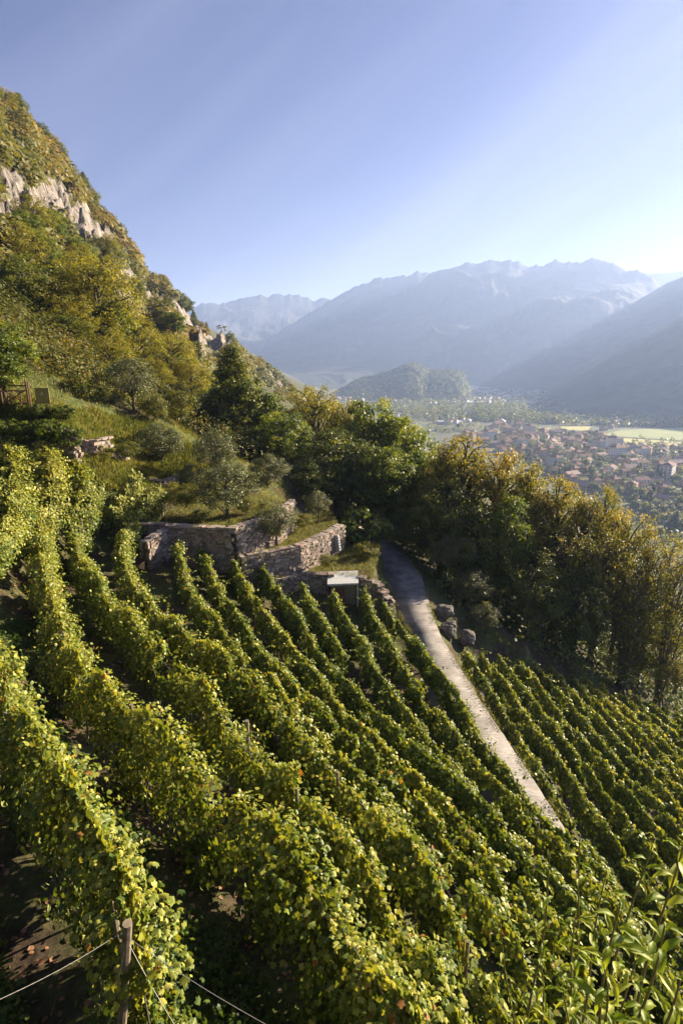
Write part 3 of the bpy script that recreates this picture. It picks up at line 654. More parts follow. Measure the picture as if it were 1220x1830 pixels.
for px,py,s,W_,H_,lab in [(800,958,47,2.8,3.6,'pale leaved shrub highest right of the path'),(828,960,46.5,2.2,3.2,'second pale shrub beside the highest one'),(845,1020,44.5,3.1,3.3,'pale shrub above the boulders'),(870,1080,42,2.2,2.2,'lowest pale shrub right of the boulders'),(945,1075,46,2.2,2.6,'pale shrub under the dark wood')]:
    tree('shrub','olive',px,py,s,lab,GS,W_,cat='shrub',H=H_)
for px,py,s,W_,H_,k,lab in [(1195,1100,57,7,4.5,'yellow','sunlit yellow green bush at the right edge'),(1215,1175,50,4.5,3.6,'yellow','rounded bush at the right edge above the lower vines'),(1150,1160,51,2.6,2.6,'golden','tan dry bush behind the ends of the lower vines'),(1230,1080,70,7,6,'broad','green bush far right behind the sunlit one')]:
    tree('bush',k,px,py,s,lab,'bushes at the right edge',W_,cat='bush',H=H_)
GM='trees at the foot of the mountain'
for k,px,py,s,W_,lab in [('yellow',165,445,66,10.5,'large yellow green tree with a dark forked trunk above the gate'),('broad',95,560,58,6.5,'dark tree behind the information board'),('yellow',25,395,80,10,'golden yellow tree at the left edge below the cliff'),('broad',20,500,70,8,'dark tree at the left edge behind the gate'),
 ('locust',-12,570,38,4.5,'bright green foliage of a tree at the left edge over the gate'),('yellow',120,620,54,5,'tan shrub like tree left of the large forked one'),('yellow',235,560,72,8,'yellow tree right of the large forked one'),('yellow',300,590,80,8,'yellow green tree on the mountain foot'),
 ('locust',60,600,56,5.5,'greenish tree just above the gate'),('yellow',340,640,80,7,'small yellow tree left of the dark pointed one'),('broad',310,690,60,5,'dark bush between the olive tree and the pointed tree'),('broad',70,625,50,4.6,'dark tree directly behind the gate'),('broad',118,640,51,4.4,'dark low tree behind the information board, right of the first'),('broad',22,640,49,4.2,'dark low tree behind the left gate post'),('yellow',195,600,58,5.5,'small yellow tree between the forked tree and the bank olive'),('yellow',80,460,84,9,'yellow green tree upper left of the forked one'),('yellow',265,640,66,6,'yellow bushy tree behind the olive tree')]:
    tree('mountain_tree',k,px,py,s,lab,GM,W_,v=0 if px==165 else None)
for px,pb,s,H_,W_,lab in [(140,722,46,2.6,3.2,'tan shrub left of the bank olive tree'),(170,722,47,2.9,2.6,'taller tan shrub beside the bank olive tree'),(112,715,48,3.6,3,'dry shrub right of the information board'),(275,745,50,2.2,2.6,'shrub just right of the bank olive tree'),(320,745,54,2.8,3.4,'dark shrub behind the crest of the grassy bank'),(35,660,50,4,4,'shrub behind the gate'),(260,905,41,1.5,1.8,'low shrub in front of the olive bush'),(330,905,40,1.6,2.4,'low shrub above the tall dark wall'),(470,925,42,1.2,1.5,'tuft of scrub beside the large olive tree'),(178,822,41,1.3,2.0,'low shrub on the slope below the small broken walls'),(225,815,43,1.2,2.2,'low shrub between the small walls and the olive bush'),(300,900,41,1.6,2.0,'shrub beside the upper end of the curving vine row'),(440,915,40,1.0,1.5,'low bush behind the corner of the tall shaded wall'),(352,935,38.5,.9,1.6,'low bush overhanging the left part of the tall dark wall'),(540,940,43,.9,1.6,'low bush on the middle terrace right of the small bushy olive'),(585,1010,40,.8,1.4,'low bush on the grass above the hut'),(520,1015,40,.8,1.5,'low bush above the low stone wall left of the hut'),(655,1000,43,1.3,2.0,'bush at the uphill edge of the path under the fig tree')]:
    tree('shrub','shrub',px,pb-H_/s*FOC*.98,s,lab,'shrubs round the terraces',W_,cat='shrub',H=H_)

for px,py,s,H_,W_,lab in [(8,792,37.2,1.7,2.4,'dark shrub at the left edge against the wall under the gate terrace'),(48,790,37.2,1.5,2.0,'second dark shrub against the wall under the gate terrace'),(88,794,37,1.8,2.2,'third dark shrub against the wall under the gate terrace'),(122,800,37,1.6,1.8,'dark shrub at the broken end of the gate terrace wall'),(60,745,38.8,1.0,1.6,'low bush on top of the gate terrace wall'),(110,750,38.8,1.1,1.8,'low bush on the edge below the information board')]:
    tree('shrub','fig',px,py-H_/s*FOC*.98,s,lab,'shrubs along the dark upper wall',W_,cat='shrub',H=H_)
# ------------------------------------------------------------------ mountain on the left (polar sheet round the viewer, real distances)
def trace(pts):
    a=[];e=[]
    for px,py in pts:
        r=ray(px,py); a.append(math.degrees(math.atan2(r[0],r[1]))); e.append(r[2]/math.hypot(r[0],r[1]))
    o=np.argsort(a); return np.array(a)[o],np.array(e)[o]
ta,te=trace([(-260,-40),(-120,90),(0,185),(40,205),(62,232),(100,275),(128,315),(150,345),(200,395),(225,430),(243,458),(255,492),(300,515),(330,540),(345,563),(370,585),(400,603),(415,625),(450,658),(480,685),(512,712),(540,740)])
te=te-np.where(ta>-21,.0105,.006)
ta=np.r_[-75,-60,ta]; te=np.r_[te[0]+.15,te[0]+.1,te]
def mtn_pt(a,t):
    """a degrees, t 0..1 from foot to crest, beyond 1 = back side"""
    a=np.asarray(a,float); t=np.asarray(t,float)
    r0=np.interp(a,[-75,-45,-32,-27,-22,-17,-12,-6,-3],[40,48,58,64,72,84,105,230,330])
    r1=np.interp(a,[-75,-45,-30,-20,-15,-10,-6,-3],[150,160,195,330,430,540,650,720])
    r1=r1*(1+.06*(fbm(a/3.,a*0+2,3,77)-.5))
    x0=r0*np.sin(np.radians(a)); y0=r0*np.cos(np.radians(a)); z0=terrain(x0.ravel(),y0.ravel()).reshape(a.shape)-1.5
    z1=r1*np.interp(a,ta,te)
    r=r0+(r1-r0)*t
    tt=np.clip(t,0,1)
    # elevation ratio rises steadily: every part of the face is seen
    e0=z0/r0; e1=z1/r1; e=e0+(e1-e0)*(tt**.62)
    z=e*r
    amp=np.clip(np.minimum(tt*4,(1-tt)*5),0,1)*(r1-r0)*.055
    z=z+amp*(fbm(a*.55+3,t*5,5,31,ridged=True)-.62)
    z=z+np.clip(np.minimum(tt*4,(1-tt)*8),0,1)*(fbm(a*3.2,t*11,4,91,ridged=True)-.6)*r*.028
    # cliff steps
    z=z+amp*.55*np.tanh(6*(fbm(a*.23,t*2.2,2,5)-.5))
    z=np.where(t>1,z1-(t-1)*(r1-r0)*.9,z)
    return r*np.sin(np.radians(a)),r*np.cos(np.radians(a)),z
aa=np.linspace(-74,-3,420); t_=np.r_[np.linspace(0,1,170),np.linspace(1.05,2.2,10)]
AA,TT=np.meshgrid(aa,t_); X,Y,Z=mtn_pt(AA,TT)
cliffs=[(45,372,80,38),(145,400,34,50),(175,420,26,30),(90,345,50,30),(222,512,26,40),(15,325,40,30),(352,572,46,28),(388,608,38,32),(325,550,34,20),(290,540,20,20),(60,395,26,18),(262,505,12,20),(125,452,30,12),(195,430,14,16)]
def toPix(x,y,z):
    d=y*math.cos(PITCH)-z*math.sin(PITCH); u=y*math.sin(PITCH)+z*math.cos(PITCH)
    return 610+FOC*x/d,915-FOC*u/d
def rockmask(x,y,z):
    px,py=toPix(x,y,z); m=np.zeros(np.shape(px))
    for cx,cy,rx,ry in cliffs:
        m=np.maximum(m,1-((px-cx)/rx)**2-((py-cy)/ry)**2)
    n=fbm(x/9+z/13,z/26+y/40,4,8)
    return np.clip(m*1.9+.1+(n-.5)*3.4,0,1)*(m>-.5)
RM=rockmask(X,Y,Z)
nxa,nya=len(aa),len(t_); idx=np.arange(nxa*nya).reshape(nya,nxa)
FQ=np.stack([idx[:-1,:-1],idx[:-1,1:],idx[1:,1:],idx[1:,:-1]],-1).reshape(-1,4)
def mtn_mat():
    m,t,b,o=newmat('mountainside'); a=t.nodes.new('ShaderNodeAttribute'); a.attribute_name='rock'
    tc=t.nodes.new('ShaderNodeTexCoord'); mp=t.nodes.new('ShaderNodeMapping'); mp.inputs['Scale'].default_value=(1,1,.3); t.links.new(tc.outputs['Object'],mp.inputs[0])
    n=noise(t,.55,9,.7,vec=mp.outputs[0]); n2=noise(t,.05,6,.6); n3=noise(t,.35,7,.75)
    rock=ramp(t,[(.4,(.06,.05,.045)),(.5,(.23,.2,.175)),(.6,(.42,.37,.335))],n)
    veg=ramp(t,[(.3,(.035,.045,.012)),(.5,(.09,.09,.02)),(.7,(.16,.12,.03))],n3)
    f=t.nodes.new('ShaderNodeMath'); f.operation='ADD'; t.links.new(a.outputs['Fac'],f.inputs[0])
    g=t.nodes.new('ShaderNodeMapRange'); g.inputs['From Min'].default_value=.4; g.inputs['From Max'].default_value=.6; g.inputs['To Min'].default_value=-.5; g.inputs['To Max'].default_value=.4
    t.links.new(n3,g.inputs[0]); t.links.new(g.outputs[0],f.inputs[1])
    t.links.new(mixc(t,veg,rock,ramp(t,[(.35,(0,0,0)),(.5,(1,1,1))],f.outputs[0])),b.inputs['Base Color']); b.inputs['Roughness'].default_value=.95
    bump(t,b,n,1.0,2.0); return m
me=mesh_np('mountainside',np.c_[X.ravel(),Y.ravel(),Z.ravel()],[FQ],mtn_mat(),smooth=True)
at_=me.attributes.new('rock','FLOAT','POINT'); at_.data.foreach_set('value',RM.ravel().astype(np.float32))
tag(link('mountainside',me),kind='structure')
# scrub covering the mountain: clumps of leafy cards, one mass
nb=15000; a=rng.uniform(-46,-4.5,nb*3); t=rng.uniform(0,1.0,nb*3)**.8; x,y,z=mtn_pt(a,t); rk=rockmask(x,y,z); r_=np.hypot(x,y)
kp=(rng.uniform(0,1,nb*3)>rk*2.6)
den=np.clip(r_/420,.12,1); kp&=rng.uniform(0,1,nb*3)<.62*den+.25
x,y,z,a,t,r_=[q[kp] for q in(x,y,z,a,t,r_)]
ncl=len(x); cs=(1.1+r_/170)*rng.uniform(.6,1.5,ncl)*(.6+.8*fbm(x/25,y/25+z/20,3,4)); per=30
hh=(fbm(x/30+5,z/25,3,61)-.5)*1.1
ii=np.repeat(np.arange(ncl),per); g=unit(len(ii)); g[:,2]=np.abs(g[:,2]); g*=(rng.uniform(.3,1,len(ii))**.5)[:,None]
P=np.c_[x,y,z][ii]+g*cs[ii][:,None]*np.array([1,1,1.05])
tint=.45+hh[ii]+.10*rng.normal(0,1,ncl)[ii]+.08*rng.normal(0,1,len(ii)); Nm=g*.9+np.array([.2,-.1,.4])+unit(len(ii))*.6
mlf=leafmat('scrub_leaf',[(0,(.035,.05,.012)),(.3,(.07,.085,.016)),(.55,(.13,.125,.02)),(.8,(.2,.15,.03)),(1,(.24,.12,.04))],.35,.6,objvar=0)
tag(link('mountain_scrub',leaves(P,Nm,cs[ii]*.42*rng.uniform(.6,1.3,len(ii)),T_DIAM,'mountain_scrub',mlf,tint.clip(.01,.99))),'mass of green, yellow and brown scrub covering the steep mountainside','scrub',kind='stuff')
# trees one can tell apart on the face and on its skyline
def put_tree(name,kind,x,y,z,H,W,label,group,one=False):
    vs=K[kind]; t,c,h0,w0=vs[rng.integers(0,len(vs))]
    r=empty(name,(x,y,z),rng.uniform(0,6.28)); r.scale=(W/w0,W/w0,H/h0); tag(r,label,'tree',group)
    link('trunk',t,r); link('crown',c,r); return r
for px,py,H_,W_,k,lab in [(30,165,19,9.5,'dark','tall conifer on the crest at the upper left'),(4,178,16,9,'dark','broad conifer at the very left of the crest'),(148,305,7,6,'dark','small dark tree on the crest above the cliff'),(293,490,16,8,'dark','small conifer standing alone on the lower crest'),(62,212,8,5,'dark','thin conifer just right of the tallest one on the crest')]:
    r=ray(px,py+2); az=math.degrees(math.atan2(r[0],r[1])); x,y,z=[float(v) for v in mtn_pt(np.array([az]),np.array([.985]))]
    ez=math.hypot(x,y)*r[2]/math.hypot(r[0],r[1]); put_tree('conifer',k,x,y,ez-H_,H_,W_,lab,'conifers on the crest of the left mountain')
for i in range(56):
    az=rng.uniform(-31,-9); x,y,z=[float(v) for v in mtn_pt(np.array([az]),np.array([rng.uniform(.93,1.0)]))]; k=['broad','broad','golden','dark'][rng.integers(0,4)]; H_=(3+math.hypot(x,y)/70)*rng.uniform(.7,1.35)
    put_tree('crest_tree',k,x,y,z-H_*.12,H_,H_*(.5 if k=='dark' else .95),'crest'+k,'small trees along the mountain crest')
for i in range(110):
    az=rng.uniform(-33,-8); t=rng.uniform(.02,.55)**1.3; x,y,z=[float(v) for v in mtn_pt(np.array([az]),np.array([t]))]
    if rockmask(np.array([x]),np.array([y]),np.array([z]))[0]>.3: continue
    k=['yellow','golden','broad','yellow','locust','yellow','locust'][rng.integers(0,7)]; H_=rng.uniform(4.5,8.5)
    put_tree('mountain_tree',k,x,y,z-.5,H_,H_*rng.uniform(.75,1.0),'%s'%k,'small trees on the mountainside')

# ------------------------------------------------------------------ far ranges
def far_mat(name,c1,c2,c3):
    m,t,b,o=newmat(name); n=noise(t,.004,9,.62); n2=noise(t,.03,6,.7)
    t.links.new(mixc(t,ramp(t,[(.35,c1),(.55,c2),(.72,c3)],n),(.5,.5,.5),ramp(t,[(.4,(.0,.0,.0)),(1,(.1,.1,.1))],n2)),b.inputs['Base Color']); b.inputs['Roughness'].default_value=.95; bump(t,b,n2,.6,8); return m
MF=far_mat('forested_slope',(.03,.042,.025),(.045,.058,.032),(.06,.068,.042))
MR=far_mat('rocky_slope',(.035,.045,.03),(.06,.065,.05),(.10,.095,.085))
def range_(name,pts,Dd,L,seed,mat,ext=(0,0),na=320,nt=90,rough=.16,back=1.0,spur=2.4,pw=1.25,crag=0):
    a,e=trace(pts); a=np.r_[a[0]-ext[0],a,a[-1]+ext[1]]; e=np.r_[e[0]+(ext[2] if len(ext)>2 else 0),e,e[-1]+(ext[3] if len(ext)>3 else 0)]
    A=np.linspace(a[0],a[-1],na); E_=np.interp(A,a,e); Dk=np.broadcast_to(Dd(A) if callable(Dd) else Dd,A.shape).astype(float)
    H=Dk*E_; Hs_=np.convolve(np.pad(H,16,mode='edge'),np.hanning(33)/np.hanning(33).sum(),'valid'); H=H+crag*Dk*3.6*(fbm(A*1.1,A*0+.5,6,seed+50,ridged=True)-.6)
    t=np.r_[np.linspace(0,1,nt),np.linspace(1.06,1+back,14)]; A2,T2=np.meshgrid(A,t); H2=np.broadcast_to(H,A2.shape); D2=np.broadcast_to(Dk,A2.shape)
    r=D2-L*(1-T2); tt=np.clip(T2,0,1)
    xx=r*np.sin(np.radians(A2)); yy=r*np.cos(np.radians(A2))
    wx=xx+(fbm(xx/700,yy/700,3,seed+4)-.5)*900; wy=yy+(fbm(xx/700+9,yy/700,3,seed+5)-.5)*900; q_=L/1.15
    n=fbm(wx/q_*spur*.45,wy/q_*spur*.32,6,seed,ridged=True); n2=fbm(xx/170,yy/170,5,seed+9,ridged=True)
    HS2=np.broadcast_to(Hs_,A2.shape); hgt=(HS2-VZ+(H2-HS2)*np.clip(tt,0,1)**16)*(tt**pw); w_=np.clip(4*tt*(1-tt),0,1)
    z=VZ-8+hgt+(H2-VZ)*w_*(rough*2.6*(n-.62)+rough*.45*(n2-.6)); z=np.where(T2>1,H2-(T2-1)*L*.7,z)
    el=(H2/D2)*r*1.0; z=np.where(T2<1,np.minimum(z,el),z)
    idx=np.arange(A2.size).reshape(A2.shape); FQ=np.stack([idx[:-1,:-1],idx[:-1,1:],idx[1:,1:],idx[1:,:-1]],-1).reshape(-1,4)
    tag(link(name,mesh_np(name,np.c_[xx.ravel(),yy.ravel(),z.ravel()],[FQ],mat,smooth=True)),kind='structure'); return xx,yy,z,T2
MC=far_mat('hill_wood',(.05,.07,.03),(.075,.095,.04),(.11,.11,.06))
range_('mountains_far_left',[(330,552),(345,547),(374,539),(403,541),(439,532),(458,528),(465,524),(476,531),(490,527),(505,523),(520,527),(541,526),(563,537),(578,532),(600,540),(680,560)],5800,1800,11,MR,ext=(8,4),crag=.003)
range_('mountains_middle',[(430,650),(439,634),(483,601),(549,561),(596,532),(636,509),(651,507),(669,497),(695,496),(724,492),(746,483),(768,488),(850,500)],5000,1800,12,MF,ext=(4,6,-.03,-.02),crag=.003)
range_('mountains_far_right',[(1090,500),(1150,487),(1190,486),(1230,482),(1300,480)],6200,1200,14,MR,ext=(3,9))
range_('mountains_main',[(480,650),(560,600),(650,555),(720,520),(768,488),(804,477),(833,468),(866,468),(876,461),(884,465),(914,465),(950,474),(972,474),(990,463),(1016,468),(1038,468),(1059,459),(1081,465),(1110,474),(1140,485),(1169,499),(1183,507),(1230,540)],4600,1700,13,MR,ext=(1,5,-.01,-.05),rough=.24,spur=3.2,crag=.0032)
range_('hills_middle',[(600,650),(622,638),(658,623),(709,594),(735,584),(749,580),(768,587),(797,587),(833,601),(884,620),(914,634),(950,650)],3700,900,27,MF,ext=(1,1,-.01,-.01),spur=5,rough=.07)
range_('hills_low_left',[(470,672),(500,664),(560,654),(600,648),(640,644),(700,648),(760,655),(820,660),(860,668)],3300,700,16,MF,ext=(8,1),spur=6,rough=.1)
range_('mountains_right_back',[(860,668),(900,640),(940,615),(990,601),(1030,587),(1059,580),(1103,554),(1154,525),(1191,503),(1220,492),(1300,450),(1500,380)],3900,1500,17,MF,ext=(.5,30,-.004,.05),spur=4,rough=.2)
range_('mountains_right_front',[(960,702),(986,692),(1005,675),(1030,656),(1081,623),(1132,598),(1191,576),(1220,561),(1300,520),(1500,470)],2400,900,18,MF,ext=(.5,30,-.004,.05),spur=5,rough=.18)
HC=range_('hill_of_the_castle',[(575,712),(592,701),(620,685),(640,673),(652,669),(668,668),(684,661),(700,658),(717,650),(728,645),(739,644),(750,648),(760,652),(768,659),(776,657),(790,656),(809,657),(822,659),(831,668),(836,690)],2300,400,19,MC,ext=(.8,.1,-.01,-.004),rough=.12,spur=9,back=1.2,pw=.8)

# ------------------------------------------------------------------ valley: fields, river wood, town
def field(pts,mat,name='field'):
    V=[at_z(px,py,VZ+.6) for px,py in pts]; me=bpy.data.meshes.new(name); me.from_pydata([tuple(v) for v in V],[],[tuple(range(len(V)))]); me.materials.append(mat); tag(link(name,me),kind='structure')
fy=simple('stubble_field',(.36,.36,.12),(.46,.42,.17),.03,1,0); fg=simple('green_field',(.22,.27,.1),(.3,.33,.14),.02,1,0); gr=simple('gravel_yard',(.4,.38,.35),(.5,.47,.43),.02,1,0)
field([(1070,778),(1110,768),(1230,764),(1330,770),(1330,786),(1230,788),(1150,783)],fg); field([(1110,783),(1150,785),(1225,791),(1200,798),(1120,796)],fy)
field([(880,736),(935,731),(930,739),(885,743)],fy);field([(1030,738),(1066,741),(1060,748),(1026,744)],fy);field([(1000,762),(1055,762),(1050,770),(1005,768)],fy);field([(940,764),(985,764),(975,772),(935,770)],fg)
field([(640,712),(720,709),(700,716),(650,717)],fg);field([(1025,728),(1100,727),(1180,735),(1090,734)],gr);field([(760,704),(830,700),(815,706)],fy);field([(900,700),(960,699),(950,705),(905,705)],fy)
river=simple('river',(.3,.33,.36),(.38,.4,.42),.01,.2,0)
field([(820,716),(1000,715),(1230,738),(1400,752),(1400,757),(1225,744),(1000,719),(820,719)],gr,'road')
# houses
roofm=[simple('clay_tiles_%s'%k,a,b_,.9,.9,.3,.05) for k,a,b_ in(('red',(.17,.085,.065),(.25,.13,.10)),('brown',(.16,.085,.06),(.24,.14,.1)),('pink',(.26,.18,.15),(.34,.25,.22)))]
wallm=[simple('render_%s'%k,a,b_,.5,.9,0) for k,a,b_ in(('cream',(.5,.44,.34),(.58,.52,.42)),('white',(.6,.58,.54),(.68,.66,.62)),('ochre',(.42,.29,.18),(.48,.34,.22)),('pink',(.45,.3,.25),(.52,.36,.3)))]
glassm=simple('dark_window',(.03,.035,.04),(.06,.06,.07),2,.2,0); metal=simple('pale_sheet_roof',(.5,.5,.48),(.62,.61,.58),.3,.5,0)
def house_proto(w_,d,st,wm,rm,kind):
    h=3*st+.3; parts=[]
    b=MB(); b.add([(-w_/2,-d/2,-3),(w_/2,-d/2,-3),(w_/2,d/2,-3),(-w_/2,d/2,-3),(-w_/2,-d/2,h),(w_/2,-d/2,h),(w_/2,d/2,h),(-w_/2,d/2,h)],[(0,1,5,4),(1,2,6,5),(2,3,7,6),(3,0,4,7)])
    rh=d*.24
    if kind=='gable': b.add([(-w_/2,-d/2,h),(-w_/2,d/2,h),(-w_/2,0,h+rh)],[(0,1,2)]); b.add([(w_/2,-d/2,h),(w_/2,d/2,h),(w_/2,0,h+rh)],[(0,1,2)])
    parts.append(('wall',b.mesh('house_wall',wm)))
    r=MB(); o=.6; W2=w_/2+o; D2=d/2+o
    if kind=='gable':
        k=rh/(d/2)*o
        for s in(-1,1): r.add([(-W2,s*D2,h-k),(W2,s*D2,h-k),(W2,0,h+rh+.12),(-W2,0,h+rh+.12),(-W2,s*D2,h-k-.15),(W2,s*D2,h-k-.15)],[(0,1,2,3),(4,5,1,0)])
    elif kind=='hip':
        L=max(W2-D2,0.6); r.add([(-W2,-D2,h),(W2,-D2,h),(W2,D2,h),(-W2,D2,h),(-L,0,h+rh),(L,0,h+rh),],[(0,1,5,4),(1,2,5),(2,3,4,5),(3,0,4)]); r.add([(-W2,-D2,h-.01),(W2,-D2,h-.01),(W2,D2,h-.01),(-W2,D2,h-.01)],[(3,2,1,0)])
    else:
        r.box((0,0,h+.25),(w_+.5,d+.5,.5)); 
        for q in range(int(w_//9)): r.box((-w_/2+5+q*9,0,h+.9),(5,d*.9,.8))
    parts.append(('roof',r.mesh('house_roof',rm)))
    wn=[]
    if kind!='shed':
        n=max(2,int(w_//3.3)); m=MB()
        for f in range(st):
            for i in range(n):
                for s in(-1,1): m.box((-w_/2+(i+.5)*w_/n,s*d/2,1.6+3*f),(1.1,.12,1.4))
            for i in range(max(1,int(d//4))):
                for s in(-1,1): m.box((s*w_/2,-d/2+(i+.5)*d/max(1,int(d//4)),1.6+3*f),(.12,1.1,1.4))
        w0_=parts[0][1]; nm_=m.mesh('tmp',glassm); import bmesh; bm=bmesh.new(); bm.from_mesh(w0_); k_=len(bm.faces); bm.from_mesh(nm_); bm.faces.ensure_lookup_table()
        for f_ in bm.faces[k_:]: f_.material_index=1
        bm.to_mesh(w0_); bm.free(); w0_.materials.append(glassm); bpy.data.meshes.remove(nm_)
        c=MB(); c.box((w_*.2,d*.12,h+rh+.2),(.9,.9,1.8)); parts.append(('chimney',c.mesh('chimney',wm)))
    return parts
PT=[('house',house_proto(13,10,2,wallm[0],roofm[0],'hip'),'hip roofed cream house among the houses of the valley town','hip roofed cream houses',.2),('house',house_proto(15,10,2,wallm[1],roofm[1],'gable'),'white house with a brown gable roof in the valley town','white gabled houses',.2),
('house',house_proto(12,11,3,wallm[2],roofm[0],'hip'),'ochre three storey house with a red hip roof in the valley town','ochre three storey houses',.17),('house',house_proto(18,11,2,wallm[3],roofm[2],'gable'),'long pinkish house with a faded gable roof in the valley town','long pinkish houses',.17),
('apartment_block',house_proto(20,12,5,wallm[1],roofm[1],'hip'),'pale five storey apartment block in the valley town','apartment blocks of the town',.045),('house',house_proto(11,9,2,wallm[0],roofm[1],'gable'),'small cream house with a brown roof in the valley town','small brown roofed houses',.16)]
def put_house(k,x,y,rz,label=None,sc_=1.0,z=VZ,group=None):
    nm,parts,lab,grp,_=PT[k]; r=empty(nm,(x,y,z),rz); r.scale=(sc_,sc_,sc_); tag(r,label or lab,'apartment block' if nm!='house' else 'house',group or (None if label else grp))
    for pn,me in parts: link(pn,me,r)
taken=[]; prob=np.array([p[4] for p in PT]); prob/=prob.sum()
def visible_town(x,y):
    px,py=toPix(x,y,VZ); lim=np.interp(px,[620,700,760,860,950,1050,1150,1230],[705,716,752,780,828,870,915,965]); return (px>600)&(px<1300)&(py<lim+10)
fieldpx=[[(1060,775),(1110,762),(1340,758),(1340,800),(1110,800)],[(930,728),(1075,728),(1075,775),(930,775)],[(870,728),(940,728),(940,745),(870,745)],[(1095,766),(1300,760),(1300,802),(1095,800)]]
cnt=0; tries=0
while cnt<285 and tries<20000:
    tries+=1
    y=rng.uniform(380,1330)**1.0; y=380+(y-380)*rng.uniform(.3,1); x=rng.uniform(.1*y,.72*y)
    if not visible_town(x,y): continue
    px,py=toPix(x,y,VZ)
    if any(inpoly(np.array([px]),np.array([py]),f)[0] for f in fieldpx) or py<757: continue
    if px<880 and py<775: continue
    if any((x-a)**2+(y-b)**2<22**2 for a,b in taken[-400:]): continue
    if vnoise(x/90,y/90,3)<.22: continue
    taken.append((x,y)); k=rng.choice(len(PT),p=prob); put_house(k,x,y,[.35,.35+math.pi/2,.1,.9][rng.integers(0,4)]+rng.normal(0,.08),sc_=rng.uniform(.85,1.15)); cnt+=1
# sheds with pale roofs
shed=house_proto(70,34,2,wallm[1],metal,'shed')
for px,py,rz,sc_,lab in [(802,756,.1,.8,'long white factory roof above the dark green trees'),(1215,935,.5,.42,'large pale flat roof at the right edge just above the golden trees'),(1160,728,.1,1.0,'long pale warehouse on the far side of the river wood'),(1060,716,.0,1.0,'far pale warehouse under the right mountains'),(700,712,.1,.8,'pale shed at the foot of the castle hill')]:
    p=at_z(px,py,VZ); r=empty('warehouse',(p[0],p[1],VZ),rz); r.scale=(sc_,sc_,sc_*.8); tag(r,lab,'warehouse','warehouses of the valley'); [link(pn,me,r) for pn,me in shed]
# simple trees of the town
def small_tree(seed,H,W,mat,cone=0,n=60,per=26,leaf=.9):
    t,c,_,_=tree_meshes('town',H,W,n,per,leaf,mat,base=.12,rc=.16,seed=seed,cone=cone,limbs=4,tr=.035); return t,c
ST=[small_tree(201,10,8,M['broad']),small_tree(202,9,8,M['locust']),small_tree(203,14,5,M['broad'],cone=.7),small_tree(204,8,8,M['yellow'])]
c=0;tries=0
while c<299 and tries<20000:
    tries+=1
    y=380+900*rng.uniform(0,1)*rng.uniform(.3,1); x=rng.uniform(.08*y,.72*y)
    if not visible_town(x,y): continue
    px,py=toPix(x,y,VZ)
    if any(inpoly(np.array([px]),np.array([py]),f)[0] for f in fieldpx): continue
    if any((x-a)**2+(y-b)**2<9**2 for a,b in taken[:cnt]): continue
    k=[0,0,1,2,3][rng.integers(0,5)]; r=empty('town_tree',(x,y,VZ),rng.uniform(0,6)); s=rng.uniform(.7,1.3); r.scale=(s,s,s); tag(r,['dark round tree among the houses of the valley town','light green tree among the houses of the valley town','dark conifer among the houses of the valley town','yellowish tree among the houses of the valley town'][k],'tree',['dark trees of the town','light trees of the town','conifers of the town','yellow trees of the town'][k]); link('trunk',ST[k][0],r); link('crown',ST[k][1],r); c+=1
# far houses as one mass
V=[];Fc=[];mi=[];n=0
for i in range(2600):
    px=rng.uniform(600,1260); py=rng.uniform(686,758); 
    if rng.uniform()<.5: px=rng.uniform(600,960); py=rng.uniform(688,716)
    if any(inpoly(np.array([px]),np.array([py]),f)[0] for f in fieldpx): continue
    if 722<py<757 and (rng.uniform()<.9): continue
    if vnoise(px/22,py/8,9)<.42: continue
    p=at_z(px,py,VZ); s=rng.uniform(8,16)*(1 if p[1]<2200 else 1.5); d=s*.7; h=rng.uniform(5,9); a=rng.uniform(0,1.5); ca,sa=math.cos(a),math.sin(a)
    L=[(-s/2,-d/2,0),(s/2,-d/2,0),(s/2,d/2,0),(-s/2,d/2,0),(-s/2,-d/2,h),(s/2,-d/2,h),(s/2,d/2,h),(-s/2,d/2,h),(-s/2,0,h+2.5),(s/2,0,h+2.5)]
    V+=[(p[0]+u*ca-v*sa,p[1]+u*sa+v*ca,VZ+q) for u,v,q in L]
    for f,m_ in(((0,1,5,4),0),((1,2,6,5),0),((2,3,7,6),0),((3,0,4,7),0),((4,5,9,8),1),((6,7,8,9),1)): Fc.append([q+n for q in f]); mi.append(m_+ (2 if i%3==0 else 0))
    n+=10
tag(link('distant_houses',mesh_np('distant_houses',np.array(V),[np.array(Fc)],[wallm[1],roofm[0],wallm[0],metal],matidx=mi)),'mass of tiny distant houses and sheds spread over the valley floor','houses',kind='stuff')
# woods of the valley as one mass of crowns
pts=[]
def wood(poly,n,s0,s1):
    P=np.array(poly); lo=P.min(0); hi=P.max(0); k=0
    while k<n:
        q=rng.uniform(lo,hi)
        if inpoly(np.array([q[0]]),np.array([q[1]]),poly)[0]: p=at_z(q[0],q[1],VZ); pts.append((p[0],p[1],rng.uniform(s0,s1))); k+=1
wood([(560,722),(700,716),(800,718),(900,722),(1010,742),(1100,746),(1260,756),(1260,764),(1110,764),(1000,760),(900,756),(820,752),(760,752),(640,735)],1300,5,10)
wood([(840,733),(880,733),(880,746),(1000,748),(1000,758),(850,752)],250,6,11)
wood([(600,700),(1230,705),(1230,745),(1000,730),(700,716)],450,6,12)
wood([(740,757),(900,760),(1060,775),(1250,792),(1250,860),(1000,830),(860,790),(740,765)],420,3.5,6.5)
wood([(900,765),(1250,800),(1250,1000),(1100,930),(950,850),(850,790)],200,3,5.5)
pts=np.array(pts); n=len(pts); per=26; ii=np.repeat(np.arange(n),per); g=unit(n*per); g[:,2]=np.abs(g[:,2]); rr=pts[ii,2]; 
